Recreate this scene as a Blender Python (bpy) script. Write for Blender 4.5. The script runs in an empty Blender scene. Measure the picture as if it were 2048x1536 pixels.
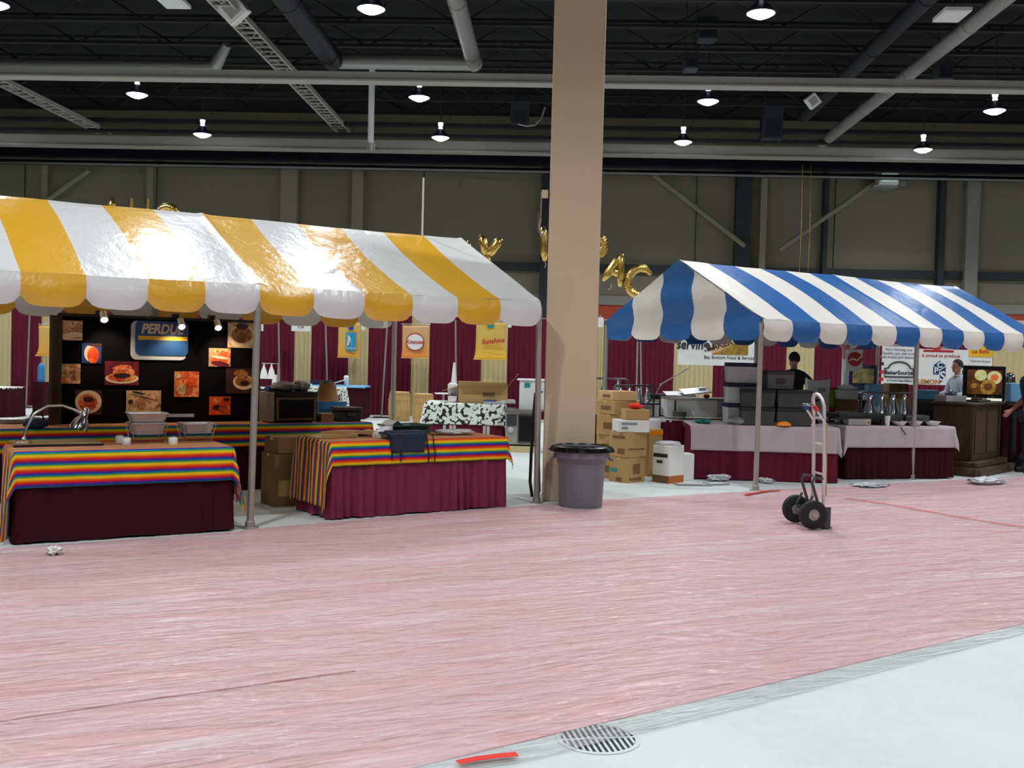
import bpy, bmesh, math, random
from math import sin, cos, pi, radians as rad, hypot
from mathutils import Vector, Matrix
import mathutils
random.seed(7)
SC = bpy.context.scene
COL = SC.collection
V = Vector

# ------------------------------------------------------------------ camera
FPX, YAW, PIT, ROLL, EYE = 2100.7, .0405, -.0284, .0248, 1.5609
cF = V((-sin(YAW)*cos(PIT), cos(YAW)*cos(PIT), sin(PIT)))
_r = V((cos(YAW), sin(YAW), 0)); _u = _r.cross(cF)
cR = cos(ROLL)*_r + sin(ROLL)*_u
cU = -sin(ROLL)*_r + cos(ROLL)*_u
CAM = V((0, 0, EYE))
def ray(x, y): return cF + cR*((x-1024)/FPX) - cU*((y-768)/FPX)
def gp(x, y, z=0.0):
    d = ray(x, y); return CAM + d*((z-EYE)/d.z)
def yp(x, y, Y):
    d = ray(x, y); return CAM + d*(Y/d.y)
cam = bpy.data.cameras.new('camera'); co = bpy.data.objects.new('camera', cam); COL.objects.link(co)
cam.sensor_width = 36; cam.sensor_fit = 'HORIZONTAL'; cam.lens = FPX/2048*36
cam.clip_start = .05; cam.clip_end = 200
co.matrix_world = Matrix(((cR.x, cU.x, -cF.x, 0), (cR.y, cU.y, -cF.y, 0), (cR.z, cU.z, -cF.z, EYE), (0, 0, 0, 1)))
SC.camera = co

# ------------------------------------------------------------------ materials
def lin(h):
    h = h.lstrip('#'); out = []
    for i in (0, 2, 4):
        c = int(h[i:i+2], 16)/255
        out.append(c/12.92 if c <= .04045 else ((c+.055)/1.055)**2.4)
    return (*out, 1)
class NT:
    def __init__(s, name):
        s.m = bpy.data.materials.new(name); s.m.use_nodes = True
        s.n = s.m.node_tree.nodes; s.l = s.m.node_tree.links
        s.b = s.n['Principled BSDF']; s.out = s.n['Material Output']
    def add(s, t, **k):
        n = s.n.new(t)
        for a, b in k.items(): setattr(n, a, b)
        return n
    def link(s, a, b): s.l.new(a, b)
    def coord(s, kind='Object', scale=(1, 1, 1), rot=(0, 0, 0)):
        tc = s.add('ShaderNodeTexCoord'); mp = s.add('ShaderNodeMapping')
        mp.inputs['Scale'].default_value = scale; mp.inputs['Rotation'].default_value = rot
        s.link(tc.outputs[kind], mp.inputs[0]); return mp.outputs[0]
    def coord2(s, rot, scale):
        tc = s.add('ShaderNodeTexCoord'); mp = s.add('ShaderNodeMapping'); mp.vector_type = 'TEXTURE'
        mp.inputs['Scale'].default_value = (1/scale[0], 1/scale[1], 1); mp.inputs['Rotation'].default_value = (0, 0, rot)
        s.link(tc.outputs['Object'], mp.inputs[0]); return mp.outputs[0]
    def noise(s, vec, scale, detail=4, rough=.55, dist=0):
        n = s.add('ShaderNodeTexNoise'); n.inputs['Scale'].default_value = scale
        n.inputs['Detail'].default_value = detail; n.inputs['Roughness'].default_value = rough
        n.inputs['Distortion'].default_value = dist
        s.link(vec, n.inputs['Vector']); return n.outputs['Fac']
    def ramp(s, fac, stops, interp='LINEAR'):
        r = s.add('ShaderNodeValToRGB'); cr = r.color_ramp; cr.interpolation = interp
        while len(cr.elements) < len(stops): cr.elements.new(.5)
        for e, (p, c) in zip(cr.elements, stops):
            e.position = p; e.color = lin(c) if isinstance(c, str) else (c, c, c, 1)
        s.link(fac, r.inputs[0]); return r.outputs[0]
    def bump(s, h, strength, dist=.02):
        b = s.add('ShaderNodeBump'); b.inputs['Strength'].default_value = strength
        b.inputs['Distance'].default_value = dist
        s.link(h, b.inputs['Height']); s.link(b.outputs[0], s.b.inputs['Normal']); return b
    def math(s, op, a, b=None):
        m = s.add('ShaderNodeMath', operation=op)
        for i, x in enumerate((a, b)):
            if x is None: continue
            if isinstance(x, (int, float)): m.inputs[i].default_value = x
            else: s.link(x, m.inputs[i])
        return m.outputs[0]
def mat(name, col, rough=.6, metal=0, spec=.5, var=.12, scale=8, bump=0, bscale=40, emit=0, ecol=None, alpha=1, trans=0, coat=0):
    t = NT(name); b = t.b
    b.inputs['Roughness'].default_value = rough; b.inputs['Metallic'].default_value = metal
    b.inputs['Specular IOR Level'].default_value = spec
    b.inputs['Transmission Weight'].default_value = trans
    b.inputs['Coat Weight'].default_value = coat
    b.inputs['Alpha'].default_value = alpha
    c = lin(col)
    if var:
        f = t.noise(t.coord(), scale)
        mx = t.add('ShaderNodeMix', data_type='RGBA', blend_type='MIX')
        mx.inputs[6].default_value = (c[0]*(1-var), c[1]*(1-var), c[2]*(1-var), 1)
        mx.inputs[7].default_value = (min(1, c[0]*(1+var)), min(1, c[1]*(1+var)), min(1, c[2]*(1+var)), 1)
        t.link(f, mx.inputs[0]); t.link(mx.outputs[2], b.inputs['Base Color'])
    else: b.inputs['Base Color'].default_value = c
    if bump: t.bump(t.noise(t.coord(), bscale), bump)
    if emit:
        b.inputs['Emission Color'].default_value = lin(ecol or col); b.inputs['Emission Strength'].default_value = emit
    return t.m

def vinyl(name, col, transl, rough=.27, spec=.9):
    t = NT(name); b = t.b; c = lin(col)
    b.inputs['Base Color'].default_value = c; b.inputs['Roughness'].default_value = rough
    b.inputs['Specular IOR Level'].default_value = spec
    v1 = t.coord(scale=(1, 1, 1)); n1 = t.noise(v1, 3.2, 3, .5, .8); n2 = t.noise(t.coord(scale=(1.4, .7, 1)), 11, 3, .6)
    h = t.math('ADD', n1, t.math('MULTIPLY', n2, .35)); t.bump(h, .28, .05)
    if transl:
        tr = t.add('ShaderNodeBsdfTranslucent'); tr.inputs[0].default_value = c
        mx = t.add('ShaderNodeMixShader'); mx.inputs[0].default_value = transl
        t.link(b.outputs[0], mx.inputs[1]); t.link(tr.outputs[0], mx.inputs[2]); t.link(mx.outputs[0], t.out.inputs[0])
    return t.m
def serape(name, flip):
    t = NT(name); b = t.b; b.inputs['Roughness'].default_value = .9; b.inputs['Specular IOR Level'].default_value = .1
    tc = t.add('ShaderNodeTexCoord'); sp = t.add('ShaderNodeSeparateXYZ'); t.link(tc.outputs['UV'], sp.inputs[0])
    f = t.math('FRACT', t.math('MULTIPLY', sp.outputs[1], (1 if flip else -1)/.088))
    stops = [(0, '#a01c60'), (.13, '#d8221c'), (.28, '#e8641a'), (.42, '#f0c01e'), (.54, '#e8c820'), (.63, '#58a038'), (.72, '#1f8a72'), (.82, '#2a42ac'), (.93, '#44308f'), (1, '#8c2470')]
    t.link(t.ramp(f, stops), b.inputs['Base Color'])
    t.bump(t.noise(t.coord('UV', (60, 400, 1)), 4, 2), .25, .004)
    return t.m
def foodmat(name, stops, scale, rough=.45, emit=0):
    t = NT(name); t.b.inputs['Roughness'].default_value = rough
    f = t.noise(t.coord(), scale, 5, .62, 1.2); c = t.ramp(f, stops); t.link(c, t.b.inputs['Base Color'])
    if emit:
        t.link(c, t.b.inputs['Emission Color']); t.b.inputs['Emission Strength'].default_value = emit
    return t.m

# ------------------------------------------------------------------ mesh builder
class MB:
    def __init__(s): s.v = []; s.f = []; s.m = []; s.uv = {}; s.T = Matrix.Identity(4); s.cur = 0
    def at(s, loc=(0, 0, 0), rz=0, rx=0, ry=0):
        s.T = Matrix.Translation(V(loc)) @ Matrix.Rotation(rz, 4, 'Z') @ Matrix.Rotation(ry, 4, 'Y') @ Matrix.Rotation(rx, 4, 'X'); return s
    def add(s, vs, fs, m=None, uv=None):
        o = len(s.v); s.v += [s.T @ V(p) for p in vs]
        for k, f in enumerate(fs):
            if uv: s.uv[len(s.f)] = [uv[i] for i in f]
            s.f.append([i+o for i in f]); s.m.append(s.cur if m is None else (m[k] if isinstance(m, list) else m))
        return s
    def box(s, x0, x1, y0, y1, z0, z1, m=None):
        vs = [(x, y, z) for z in (z0, z1) for y in (y0, y1) for x in (x0, x1)]
        return s.add(vs, [(0, 2, 3, 1), (4, 5, 7, 6), (0, 1, 5, 4), (2, 6, 7, 3), (0, 4, 6, 2), (1, 3, 7, 5)], m)
    def cbox(s, sx, sy, z0, z1, m=None, taper=1):
        a, b = sx/2, sy/2; vs = []
        for z, k in ((z0, 1), (z1, taper)): vs += [(-a*k, -b*k, z), (a*k, -b*k, z), (-a*k, b*k, z), (a*k, b*k, z)]
        return s.add(vs, [(0, 2, 3, 1), (4, 5, 7, 6), (0, 1, 5, 4), (2, 6, 7, 3), (0, 4, 6, 2), (1, 3, 7, 5)], m)
    def tube(s, pts, r, n=10, m=None, closed=False, flat=1):
        pts = [V(p) for p in pts]; k = len(pts); rs = r if isinstance(r, (list, tuple)) else [r]*k
        vs = []; fs = []; prev = None
        for i, p in enumerate(pts):
            a = pts[(i-1) % k] if (i or closed) else p; c = pts[(i+1) % k] if (i < k-1 or closed) else p
            d = (c-a).normalized()
            ref = prev if prev is not None else (V((0, 0, 1)) if abs(d.z) < .9 else V((1, 0, 0)))
            x = ref - d*ref.dot(d)
            if x.length < 1e-6: x = d.orthogonal()
            x.normalize(); prev = x; y = d.cross(x)
            for j in range(n):
                t = 2*pi*j/n; vs.append(p + x*(cos(t)*rs[i]) + y*(sin(t)*rs[i]*flat))
        for i in range(k if closed else k-1):
            for j in range(n):
                a = i*n+j; b = i*n+(j+1) % n; c = ((i+1) % k)*n+(j+1) % n; d = ((i+1) % k)*n+j
                fs.append((a, b, c, d))
        if not closed: fs += [tuple(range(n-1, -1, -1)), tuple((k-1)*n+j for j in range(n))]
        return s.add(vs, fs, m)
    def lathe(s, prof, n=24, m=None, wob=None, cap=True):
        vs = []; fs = []
        for i, (r, z) in enumerate(prof):
            for j in range(n):
                q = r*(wob(j/n, i) if wob else 1); vs.append((q*cos(2*pi*j/n), q*sin(2*pi*j/n), z))
        for i in range(len(prof)-1):
            for j in range(n):
                fs.append((i*n+j, i*n+(j+1) % n, (i+1)*n+(j+1) % n, (i+1)*n+j))
        if cap and prof[0][0] > 1e-5: fs.append(tuple(range(n-1, -1, -1)))
        if cap and prof[-1][0] > 1e-5: fs.append(tuple((len(prof)-1)*n+j for j in range(n)))
        return s.add(vs, fs, m)
    def ell(s, c, r, m=None, nu=16, nv=10, jit=0):
        c = V(c); vs = [c + V((0, 0, -r[2]))]; fs = []
        for i in range(1, nv):
            for j in range(nu):
                a = -pi/2+pi*i/nv; t = 2*pi*j/nu; k = 1+random.uniform(-jit, jit)
                vs.append(c + V((r[0]*cos(a)*cos(t)*k, r[1]*cos(a)*sin(t)*k, r[2]*sin(a)*k)))
        vs.append(c + V((0, 0, r[2]))); top = len(vs)-1
        for j in range(nu):
            fs.append((0, 1+(j+1) % nu, 1+j)); fs.append((top, top-nu+j, top-nu+(j+1) % nu))
        for i in range(nv-2):
            for j in range(nu):
                a = 1+i*nu; fs.append((a+j, a+(j+1) % nu, a+nu+(j+1) % nu, a+nu+j))
        return s.add(vs, fs, m)
    def grid(s, fn, nu, nv, mfn=None, uvfn=None, closed=False):
        vs = []; uv = []; fs = []; ms = []
        for j in range(nv+1):
            for i in range(nu+1):
                vs.append(fn(i/nu, j/nv)); uv.append(uvfn(i/nu, j/nv) if uvfn else (i/nu, j/nv))
        for j in range(nv):
            for i in range(nu):
                a = j*(nu+1)+i; fs.append((a, a+1, a+nu+2, a+nu+1)); ms.append(mfn(i, j) if mfn else s.cur)
        return s.add(vs, fs, ms, uv)
    def prism(s, poly, z0, z1, m=None):
        n = len(poly); vs = [(x, y, z0) for x, y in poly]+[(x, y, z1) for x, y in poly]
        fs = [tuple(range(n-1, -1, -1)), tuple(range(n, 2*n))]+[(i, (i+1) % n, n+(i+1) % n, n+i) for i in range(n)]
        return s.add(vs, fs, m)
    def build(s, name, mats, parent=None, loc=None, rz=0, smooth=40, bevel=0, solid=0, sub=0):
        me = bpy.data.meshes.new(name); me.from_pydata(s.v, [], s.f)
        for mm in (mats if isinstance(mats, (list, tuple)) else [mats]): me.materials.append(mm)
        me.polygons.foreach_set('material_index', s.m)
        if s.uv:
            u = me.uv_layers.new(name='UVMap')
            for p in me.polygons:
                q = s.uv.get(p.index)
                if q:
                    for li, c in zip(p.loop_indices, q): u.data[li].uv = c
        me.validate(); me.update()
        if smooth:
            me.polygons.foreach_set('use_smooth', [True]*len(me.polygons)); me.set_sharp_from_angle(angle=rad(smooth))
        o = bpy.data.objects.new(name, me); COL.objects.link(o)
        if parent is not None: o.parent = parent
        if loc is not None: o.location = loc
        o.rotation_euler.z = rz
        if solid:
            md = o.modifiers.new('thickness', 'SOLIDIFY'); md.thickness = solid; md.offset = 0
        if bevel:
            md = o.modifiers.new('bevel', 'BEVEL'); md.width = bevel; md.segments = 2; md.limit_method = 'ANGLE'; md.angle_limit = rad(50)
        return o
def B(): return MB()
def tag(o, label, cat, group=None, kind=None):
    if label: o['label'] = label
    if cat: o['category'] = cat
    if group: o['group'] = group
    if kind: o['kind'] = kind
    return o
def thing(name, label, cat, loc=(0, 0, 0), rz=0, group=None):
    o = bpy.data.objects.new(name, None); COL.objects.link(o); o.empty_display_size = .1
    o.location = loc; o.rotation_euler.z = rz
    return tag(o, label, cat, group)
def struct(o):
    o['kind'] = 'structure'; return o
def copy_tree(o, parent=None):
    c = o.copy(); COL.objects.link(c)
    if parent is not None: c.parent = parent
    for ch in list(o.children): copy_tree(ch, c)
    return c
def text(body, size, m, parent, loc, rz=0, rx=pi/2, name='lettering', shear=0, ext=.002, bold=0, sx=1, align='CENTER'):
    cu = bpy.data.curves.new('txt', 'FONT'); cu.body = body; cu.size = size; cu.align_x = align; cu.align_y = 'CENTER'
    cu.extrude = ext; cu.shear = shear; cu.offset = bold; cu.resolution_u = 3
    ob = bpy.data.objects.new('txt', cu); COL.objects.link(ob)
    dg = bpy.context.evaluated_depsgraph_get(); dg.update()
    me = bpy.data.meshes.new_from_object(ob.evaluated_get(dg)); bpy.data.objects.remove(ob)
    me.materials.clear(); me.materials.append(m)
    for v in me.vertices: v.co.x *= sx
    o = bpy.data.objects.new(name, me); COL.objects.link(o); o.parent = parent
    o.location = loc; o.rotation_euler = (rx, 0, rz); return o

# ------------------------------------------------------------------ palette
M = {}
def mk(k, *a, **kw): M[k] = mat(k, *a, **kw)
mk('steel', '#b9bab8', .28, 1, var=.05); mk('galv', '#a8a39c', .42, .55, var=.1); mk('chrome', '#d8dadc', .12, 1, var=.03)
mk('alu', '#dcd6d4', .36, .55, var=.06, bump=.2, bscale=60); mk('darksteel', '#55565a', .4, .8)
mk('black', '#0b0b0c', .55); mk('blackgloss', '#0a0a0b', .3, spec=.3); mk('rubber', '#141414', .75, bump=.1)
mk('white', '#e6e6e2', .5, var=.04); mk('whiteplastic', '#dfe1de', .35, var=.04); mk('greyplastic', '#6f7077', .5, var=.08)
mk('kraft', '#b8925e', .85, var=.12, scale=3); mk('kraft_dark', '#7d5a38', .88, var=.14, scale=3); mk('kraft_light', '#cda877', .85, var=.1, scale=3)
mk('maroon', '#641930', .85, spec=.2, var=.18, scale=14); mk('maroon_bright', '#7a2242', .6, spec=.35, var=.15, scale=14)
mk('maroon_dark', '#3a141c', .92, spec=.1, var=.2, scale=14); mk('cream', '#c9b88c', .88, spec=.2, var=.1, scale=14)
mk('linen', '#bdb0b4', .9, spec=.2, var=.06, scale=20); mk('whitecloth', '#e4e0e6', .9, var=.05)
mk('pillar', '#cfb99c', .75, var=.05, scale=2, bump=.05, bscale=90)
mk('wall', '#86806c', .85, var=.08, scale=.6); mk('wallcol', '#928c78', .8, var=.06); mk('orange', '#b4492c', .7); mk('bandgrey', '#8f8c85', .8)
mk('ceil', '#0d0e12', .9, var=.2); mk('joist', '#101118', .7, var=.15); mk('beam', '#a5a29a', .6, .1, var=.08); mk('duct', '#9a9a96', .45, .5, var=.1)
mk('ductdark', '#25272d', .6, .3); mk('pipe', '#23262e', .35, .6); mk('boxdark', '#2d3236', .7)
mk('wood_dark', '#3a2618', .55, var=.3, scale=5); mk('wood_oak', '#b08a58', .7, var=.2, scale=6); mk('wood_board', '#8f7650', .7, var=.2, scale=6)
mk('blue', '#2f79b4', .5); mk('royal', '#1c3f9a', .5); mk('lightblue', '#6fb0d6', .5); mk('navy', '#171d3c', .7); mk('denim', '#1f2a3e', .92, var=.25, scale=40)
mk('red', '#c92a20', .5); mk('hotred', '#e0332a', .4); mk('yellow', '#e4b424', .5); mk('lime', '#b9d32a', .5); mk('teal', '#1c8a86', .45); mk('greentray', '#3c5a50', .5)
mk('orangeplastic', '#ee8a14', .45); mk('gold', '#e2bc66', .24, 1, var=.04, bump=.15, bscale=9); mk('paperbag', '#9a6f48', .9, var=.12)
mk('greybox', '#5e6160', .7, var=.2, scale=6); mk('greylight', '#b4b8ba', .6, var=.08); mk('darkgrey', '#3b3d3a', .75, var=.2)
mk('skin', '#b98468', .55, var=.05); mk('hair', '#2c1f18', .8, var=.2, scale=60); mk('jacket', '#24281f', .85, var=.15); mk('shirt', '#c9cfdb', .8, var=.06)
mk('trousers', '#20222a', .9); mk('navyshirt', '#1e2740', .85); mk('ink', '#2a2330', .6, var=0); mk('inkgrey', '#8b8d99', .6, var=0); mk('inkred', '#b5222c', .6, var=0); mk('inkblue', '#1c3766', .6, var=0)
mk('foam', '#9d9b98', .7); mk('glassy', '#cfd6d4', .12, alpha=.45, var=0); mk('cleartub', '#d9dcda', .25, alpha=.9, var=0)
M['film_wrap'] = mat('film_wrap', '#eceef2', .15, alpha=.72, var=0, bump=.8, bscale=14)
M['film_grey'] = mat('film_grey', '#8d8d90', .3, var=.2, bump=.8, bscale=14)
M['bulb'] = mat('bulb', '#ffffff', .5, var=0, emit=42, ecol='#eef4ff')
M['bulbglow'] = mat('bulbglow', '#ffffff', .5, var=0, emit=2.2, ecol='#e6e8ff')
M['spotbulb'] = mat('spotbulb', '#ffffff', .5, var=0, emit=14, ecol='#fff4e6')
M['shade'] = mat('shade', '#3a3c4c', .35, .5)
M['yw_white'] = vinyl('vinyl_white', '#dedddb', .03); M['yw_yellow'] = vinyl('vinyl_yellow', '#e3ac2c', .04)
M['bl_white'] = vinyl('vinyl_ivory', '#dbd5cd', .01, .4, .5); M['bl_blue'] = vinyl('vinyl_blue', '#275e9c', .0, .36, .5)
M['serape'] = serape('serape_cloth', False); M['serape2'] = serape('serape_cloth_turned', True)
def cow():
    t = NT('cow_print'); v = t.add('ShaderNodeTexVoronoi'); v.inputs['Scale'].default_value = 20; v.feature = 'SMOOTH_F1'
    t.link(t.coord(scale=(1, 1, 1)), v.inputs['Vector'])
    n = t.noise(t.coord(), 17, 2, .5, 1.5); s = t.math('ADD', v.outputs['Distance'], t.math('MULTIPLY', n, .5))
    t.link(t.ramp(s, [(0, '#d9ddd2'), (.74, '#d9ddd2'), (.78, '#121512'), (1, '#121512')]), t.b.inputs['Base Color']); t.b.inputs['Roughness'].default_value = .6
    return t.m
M['cow'] = cow()
def wood():
    t = NT('oak_staves'); n = t.noise(t.coord(scale=(14, 14, 1.2)), 3, 5, .6)
    t.link(t.ramp(n, [(.25, '#8a6a38'), (.5, '#b59152'), (.8, '#c8a668')]), t.b.inputs['Base Color']); t.b.inputs['Roughness'].default_value = .7
    return t.m
M['staves'] = wood()
def dwood():
    t = NT('dark_panelling'); n = t.noise(t.coord(scale=(10, 10, 1)), 2.4, 5, .6)
    t.link(t.ramp(n, [(.25, '#2b1c12'), (.55, '#4a3120'), (.8, '#5c4029')]), t.b.inputs['Base Color']); t.b.inputs['Roughness'].default_value = .5
    return t.m
M['panelling'] = dwood()
# ================================================================== HALL
XW, YB, YF, ZC = 23, 31, -9, 8.55
def concrete():
    t = NT('concrete'); b = t.b; n = t.noise(t.coord(), .7, 5, .6); n2 = t.noise(t.coord(), 14, 4, .7)
    f = t.math('ADD', t.math('MULTIPLY', n, .7), t.math('MULTIPLY', n2, .3))
    t.link(t.ramp(f, [(.3, '#b9c0bd'), (.5, '#c8cfcc'), (.7, '#d0d6d3')]), b.inputs['Base Color'])
    b.inputs['Roughness'].default_value = .5; b.inputs['Specular IOR Level'].default_value = .35; return t.m
def carpetm():
    t = NT('pink_carpet'); b = t.b; n = t.noise(t.coord(), 320, 3, .7); n2 = t.noise(t.coord(scale=(1, 1, 1)), 1.1, 3)
    f = t.math('ADD', t.math('MULTIPLY', n, .6), t.math('MULTIPLY', n2, .4))
    t.link(t.ramp(f, [(.3, '#d69fa3'), (.5, '#dba8ab'), (.7, '#e0b1b3')]), b.inputs['Base Color'])
    b.inputs['Roughness'].default_value = .95; b.inputs['Specular IOR Level'].default_value = .1; return t.m
def filmm():
    t = NT('clear_film'); t.n.remove(t.b)
    a = rad(33)
    v1 = t.coord2(rad(30), (.42, 1.5)); v2 = t.coord2(rad(33), (.35, 4.5)); v3 = t.coord2(rad(22), (.45, 2.0))
    n1 = t.noise(v1, 2.3, 2, .45, .9); n2 = t.noise(v2, 2.6, 3, .5, .8); n3 = t.noise(v3, 3.1, 3, .5, 1.2)
    r2 = t.math('POWER', t.math('ABSOLUTE', t.math('SUBTRACT', n2, .5)), .7); r3 = t.math('ABSOLUTE', t.math('SUBTRACT', n3, .5))
    h = t.math('ADD', t.math('MULTIPLY', n1, .8), t.math('ADD', t.math('MULTIPLY', r2, .3), t.math('MULTIPLY', r3, .9)))
    bp = t.add('ShaderNodeBump'); bp.inputs['Strength'].default_value = 1; bp.inputs['Distance'].default_value = .055; t.link(h, bp.inputs['Height'])
    gl = t.add('ShaderNodeBsdfGlossy'); nm = t.noise(t.coord2(rad(27), (.3, 2.2)), 1.7, 3, .55, .7); mask = t.ramp(nm, [(.5, 0.0), (.72, 1.0)]); gl.inputs['Roughness'].default_value = .24; t.link(bp.outputs[0], gl.inputs['Normal'])
    tr = t.add('ShaderNodeBsdfTransparent'); df = t.add('ShaderNodeBsdfDiffuse'); df.inputs[0].default_value = lin('#f2eef0')
    m1 = t.add('ShaderNodeMixShader')
    crest = t.ramp(r3, [(0, .24), (.05, .12), (.3, .07)]); t.link(t.math('ADD', crest, t.math('MULTIPLY', mask, .24)), m1.inputs[0])
    t.link(tr.outputs[0], m1.inputs[1]); t.link(df.outputs[0], m1.inputs[2])
    fr = t.add('ShaderNodeFresnel'); fr.inputs[0].default_value = 1.42; t.link(bp.outputs[0], fr.inputs['Normal'])
    m2 = t.add('ShaderNodeMixShader'); t.link(t.math('MULTIPLY', fr.outputs[0], .48), m2.inputs[0]); t.link(m1.outputs[0], m2.inputs[1]); t.link(gl.outputs[0], m2.inputs[2])
    t.link(m2.outputs[0], t.out.inputs[0]); return t.m
M['seamred'] = mat('seamred', '#a3243a', .8); M['concrete'] = concrete(); M['carpet'] = carpetm(); M['film'] = filmm()

struct(B().box(-XW, XW, YF, YB, -.2, 0).build('floor', M['concrete']))
struct(B().box(-XW, XW, YF, YB, ZC, ZC+.2).build('ceiling', M['ceil']))
struct(B().box(-XW, XW, YB, YB+.2, 0, ZC).build('wall_back', M['wall']))
struct(B().box(-XW, XW, YF-.2, YF, 0, ZC).build('wall_front', M['wall']))
struct(B().box(-XW-.2, -XW, YF, YB, 0, ZC).build('wall_left', M['wall']))
struct(B().box(XW, XW+.2, YF, YB, 0, ZC).build('wall_right', M['wall']))
zo1, zo0 = yp(1210, 610, YB).z, yp(1210, 641, YB).z
struct(B().box(-XW, XW, YB-.06, YB, zo0, zo1).build('trim_1', M['orange']))
struct(B().box(-XW, XW, YB-.1, YB, zo1, yp(1210, 592, YB).z).build('trim_2', M['bandgrey']))
struct(B().box(-XW, XW, YB-.14, YB, yp(1000, 540, YB).z, yp(1000, 524, YB).z).build('trim_3', M['boxdark']))
k = 4
for px, w, mm in ((300, 13, 'wallcol'), (578, 34, 'wallcol'), (715, 22, 'wallcol'), (1487, 30, 'boxdark'), (1527, 12, 'wallcol'), (1652, 8, 'boxdark'), (1885, 12, 'boxdark'), (1946, 24, 'bandgrey'), (1090, 16, 'boxdark'), (90, 12, 'wallcol')):
    P = yp(px, 420, YB-.25); hw = w/2*YB/FPX
    struct(B().box(P.x-hw, P.x+hw, YB-.3, YB, 0, 7.3).build('trim_%d' % k, M[mm])); k += 1
for a, b_ in (((1290, 335), (1490, 492)), ((1748, 366), (1558, 500)), ((178, 340), (60, 425))):
    struct(B().tube([yp(*a, YB-.35), yp(*b_, YB-.35)], .07, 6).build('trim_%d' % k, M['wallcol'])); k += 1
for x in range(-20, 22, 4):       # panel joints of the back wall
    struct(B().box(x-.012, x+.012, YB-.02, YB, zo1, 7).build('trim_%d' % k, M['boxdark'])); k += 1
# ceiling beams, joists
for i, (y0, y1, Y, dz, mm) in enumerate(((140, 158, 20, .2, 'beam'), (276, 297, 28, .25, 'beam'), (303, 322, 29.4, .25, 'pipe'), (262, 268, 27.2, .2, 'joist'), (240, 247, 27, .2, 'joist'))):
    za, zb = yp(1024, y0+10, Y).z, yp(1024, y1+10, Y).z
    bb = B().box(-XW, XW, Y-dz/2, Y+dz/2, zb, za)
    if mm == 'beam': bb.box(-XW, XW, Y-dz*.8, Y+dz*.8, zb-.02, zb+.012)
    struct(bb.build('ceiling_beam', M[mm]))
struct(B().tube([(-XW, 30.1, yp(1024, 341, 30.1).z), (XW, 30.1, yp(1024, 341, 30.1).z)], .08, 20).build('ceiling_pipe', mat('pipe_sheen', '#6a6c6c', .25, .9, var=0)))
for i in range(18):
    Y = 2+i*1.5; z = 7.75
    bb = B().box(-XW, XW, Y-.05, Y+.05, z, z+.06).box(-XW, XW, Y-.05, Y+.05, z+.55, z+.61)
    for q in range(46):
        x = -XW+q*1.0; s = 1 if q % 2 else -1
        bb.tube([(x, Y, z+.3-s*.28), (x+1, Y, z+.3+s*.28)], .02, 4)
    struct(bb.build('ceiling_joist', M['joist']))

# ducts and trays along the hall
def along(a, Ya, Y0, Y1): p = yp(*a, Ya); return p.x, p.z, Y0, Y1
def duct(label, x, z, Y0, Y1, r, m, cat='duct'):
    t = thing('air_duct', label, cat, (x, Y0, z))
    L = Y1-Y0; B().tube([(0, 0, 0), (0, L, 0)], r, 18).build('pipe', M[m], t)
    for q in range(int(L/3)+1): B().tube([(0, q*3, 0), (0, q*3+.06, 0)], r+.012, 18).build('collar', M[m], t)
    B().tube([(-r-.02, .2, 2.0), (-r-.02, .2, 0), (r+.02, .2, 0), (r+.02, .2, 2.0)], .008, 5).build('hanger', M['darksteel'], t)
    return t
p = yp(1640, 290, 28); duct('long pale round duct running to the back wall over the blue tent', p.x, p.z, 6, 27.8, .13, 'duct')
p = yp(1604, 236, 27); duct('dark round duct beside the pale one over the blue tent', p.x, p.z, 6, 26.8, .16, 'ductdark')
p = yp(948, 126, 20.6); duct('pale round duct coming forward from the elbow just left of the pillar', p.x, p.z, 8, 20.5, .15, 'duct')
p2 = yp(668, 126, 20.6); duct('round duct coloured dark for its shaded side, coming forward above the ridge of the yellow tent', p2.x, p2.z+.02, 8, 20.5, .2, 'ductdark')  # dark material stands in for the shade on this duct
t = thing('air_duct', 'pale cross duct lying just above the front beam, left of the pillar', 'duct', (p2.x, 20.6, p.z))
B().tube([(0, 0, 0), (p.x-p2.x, 0, 0)], .15, 18).build('pipe', M['duct'], t); B().ell((p.x-p2.x, 0, 0), (.17, .17, .17)).build('elbow', M['duct'], t)
q0, q1 = yp(-30, 130, 20.6), yp(430, 134, 20.6)
t = thing('air_duct', 'pale cross duct above the front beam at the far left', 'duct', q0)
B().tube([(0, 0, 0), (q1.x-q0.x, 0, q1.z-q0.z)], .13, 18).build('pipe', M['duct'], t)
B().tube([(q1.x-q0.x, 0, q1.z-q0.z), (q1.x-q0.x+.35, -.35, q1.z-q0.z+.35)], [.13, .09], 12).build('elbow', M['duct'], t)
def tray(label, x, z, Y0, Y1, w):
    t = thing('cable_tray', label, 'cable tray', (x, Y0, z)); L = Y1-Y0
    for s in (-1, 1): B().box(s*w/2-.02, s*w/2+.02, 0, L, -.05, .05).build('side_rail', M['beam'], t)
    bb = B()
    for q in range(int(L/.3)): bb.box(-w/2, w/2, q*.3, q*.3+.05, -.04, -.01)
    for q in range(int(L/.6)):
        s = 1 if q % 2 else -1; bb.tube([(-s*w/2, q*.6, 0), (s*w/2, q*.6+.6, .0)], .012, 4)
    bb.build('rungs', M['beam'], t)
    B().tube([(w*.2, 0, .04), (w*.2, L, .04)], .03, 6).build('cable', M['black'], t)
p = yp(690, 265, 28); tray('ladder cable tray running to the back wall above the yellow tent', p.x, p.z, 6, 27.8, .34)
p = yp(215, 268, 28); tray('ladder cable tray running back at the far left of the ceiling', p.x, p.z, 9, 27.8, .34)
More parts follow.
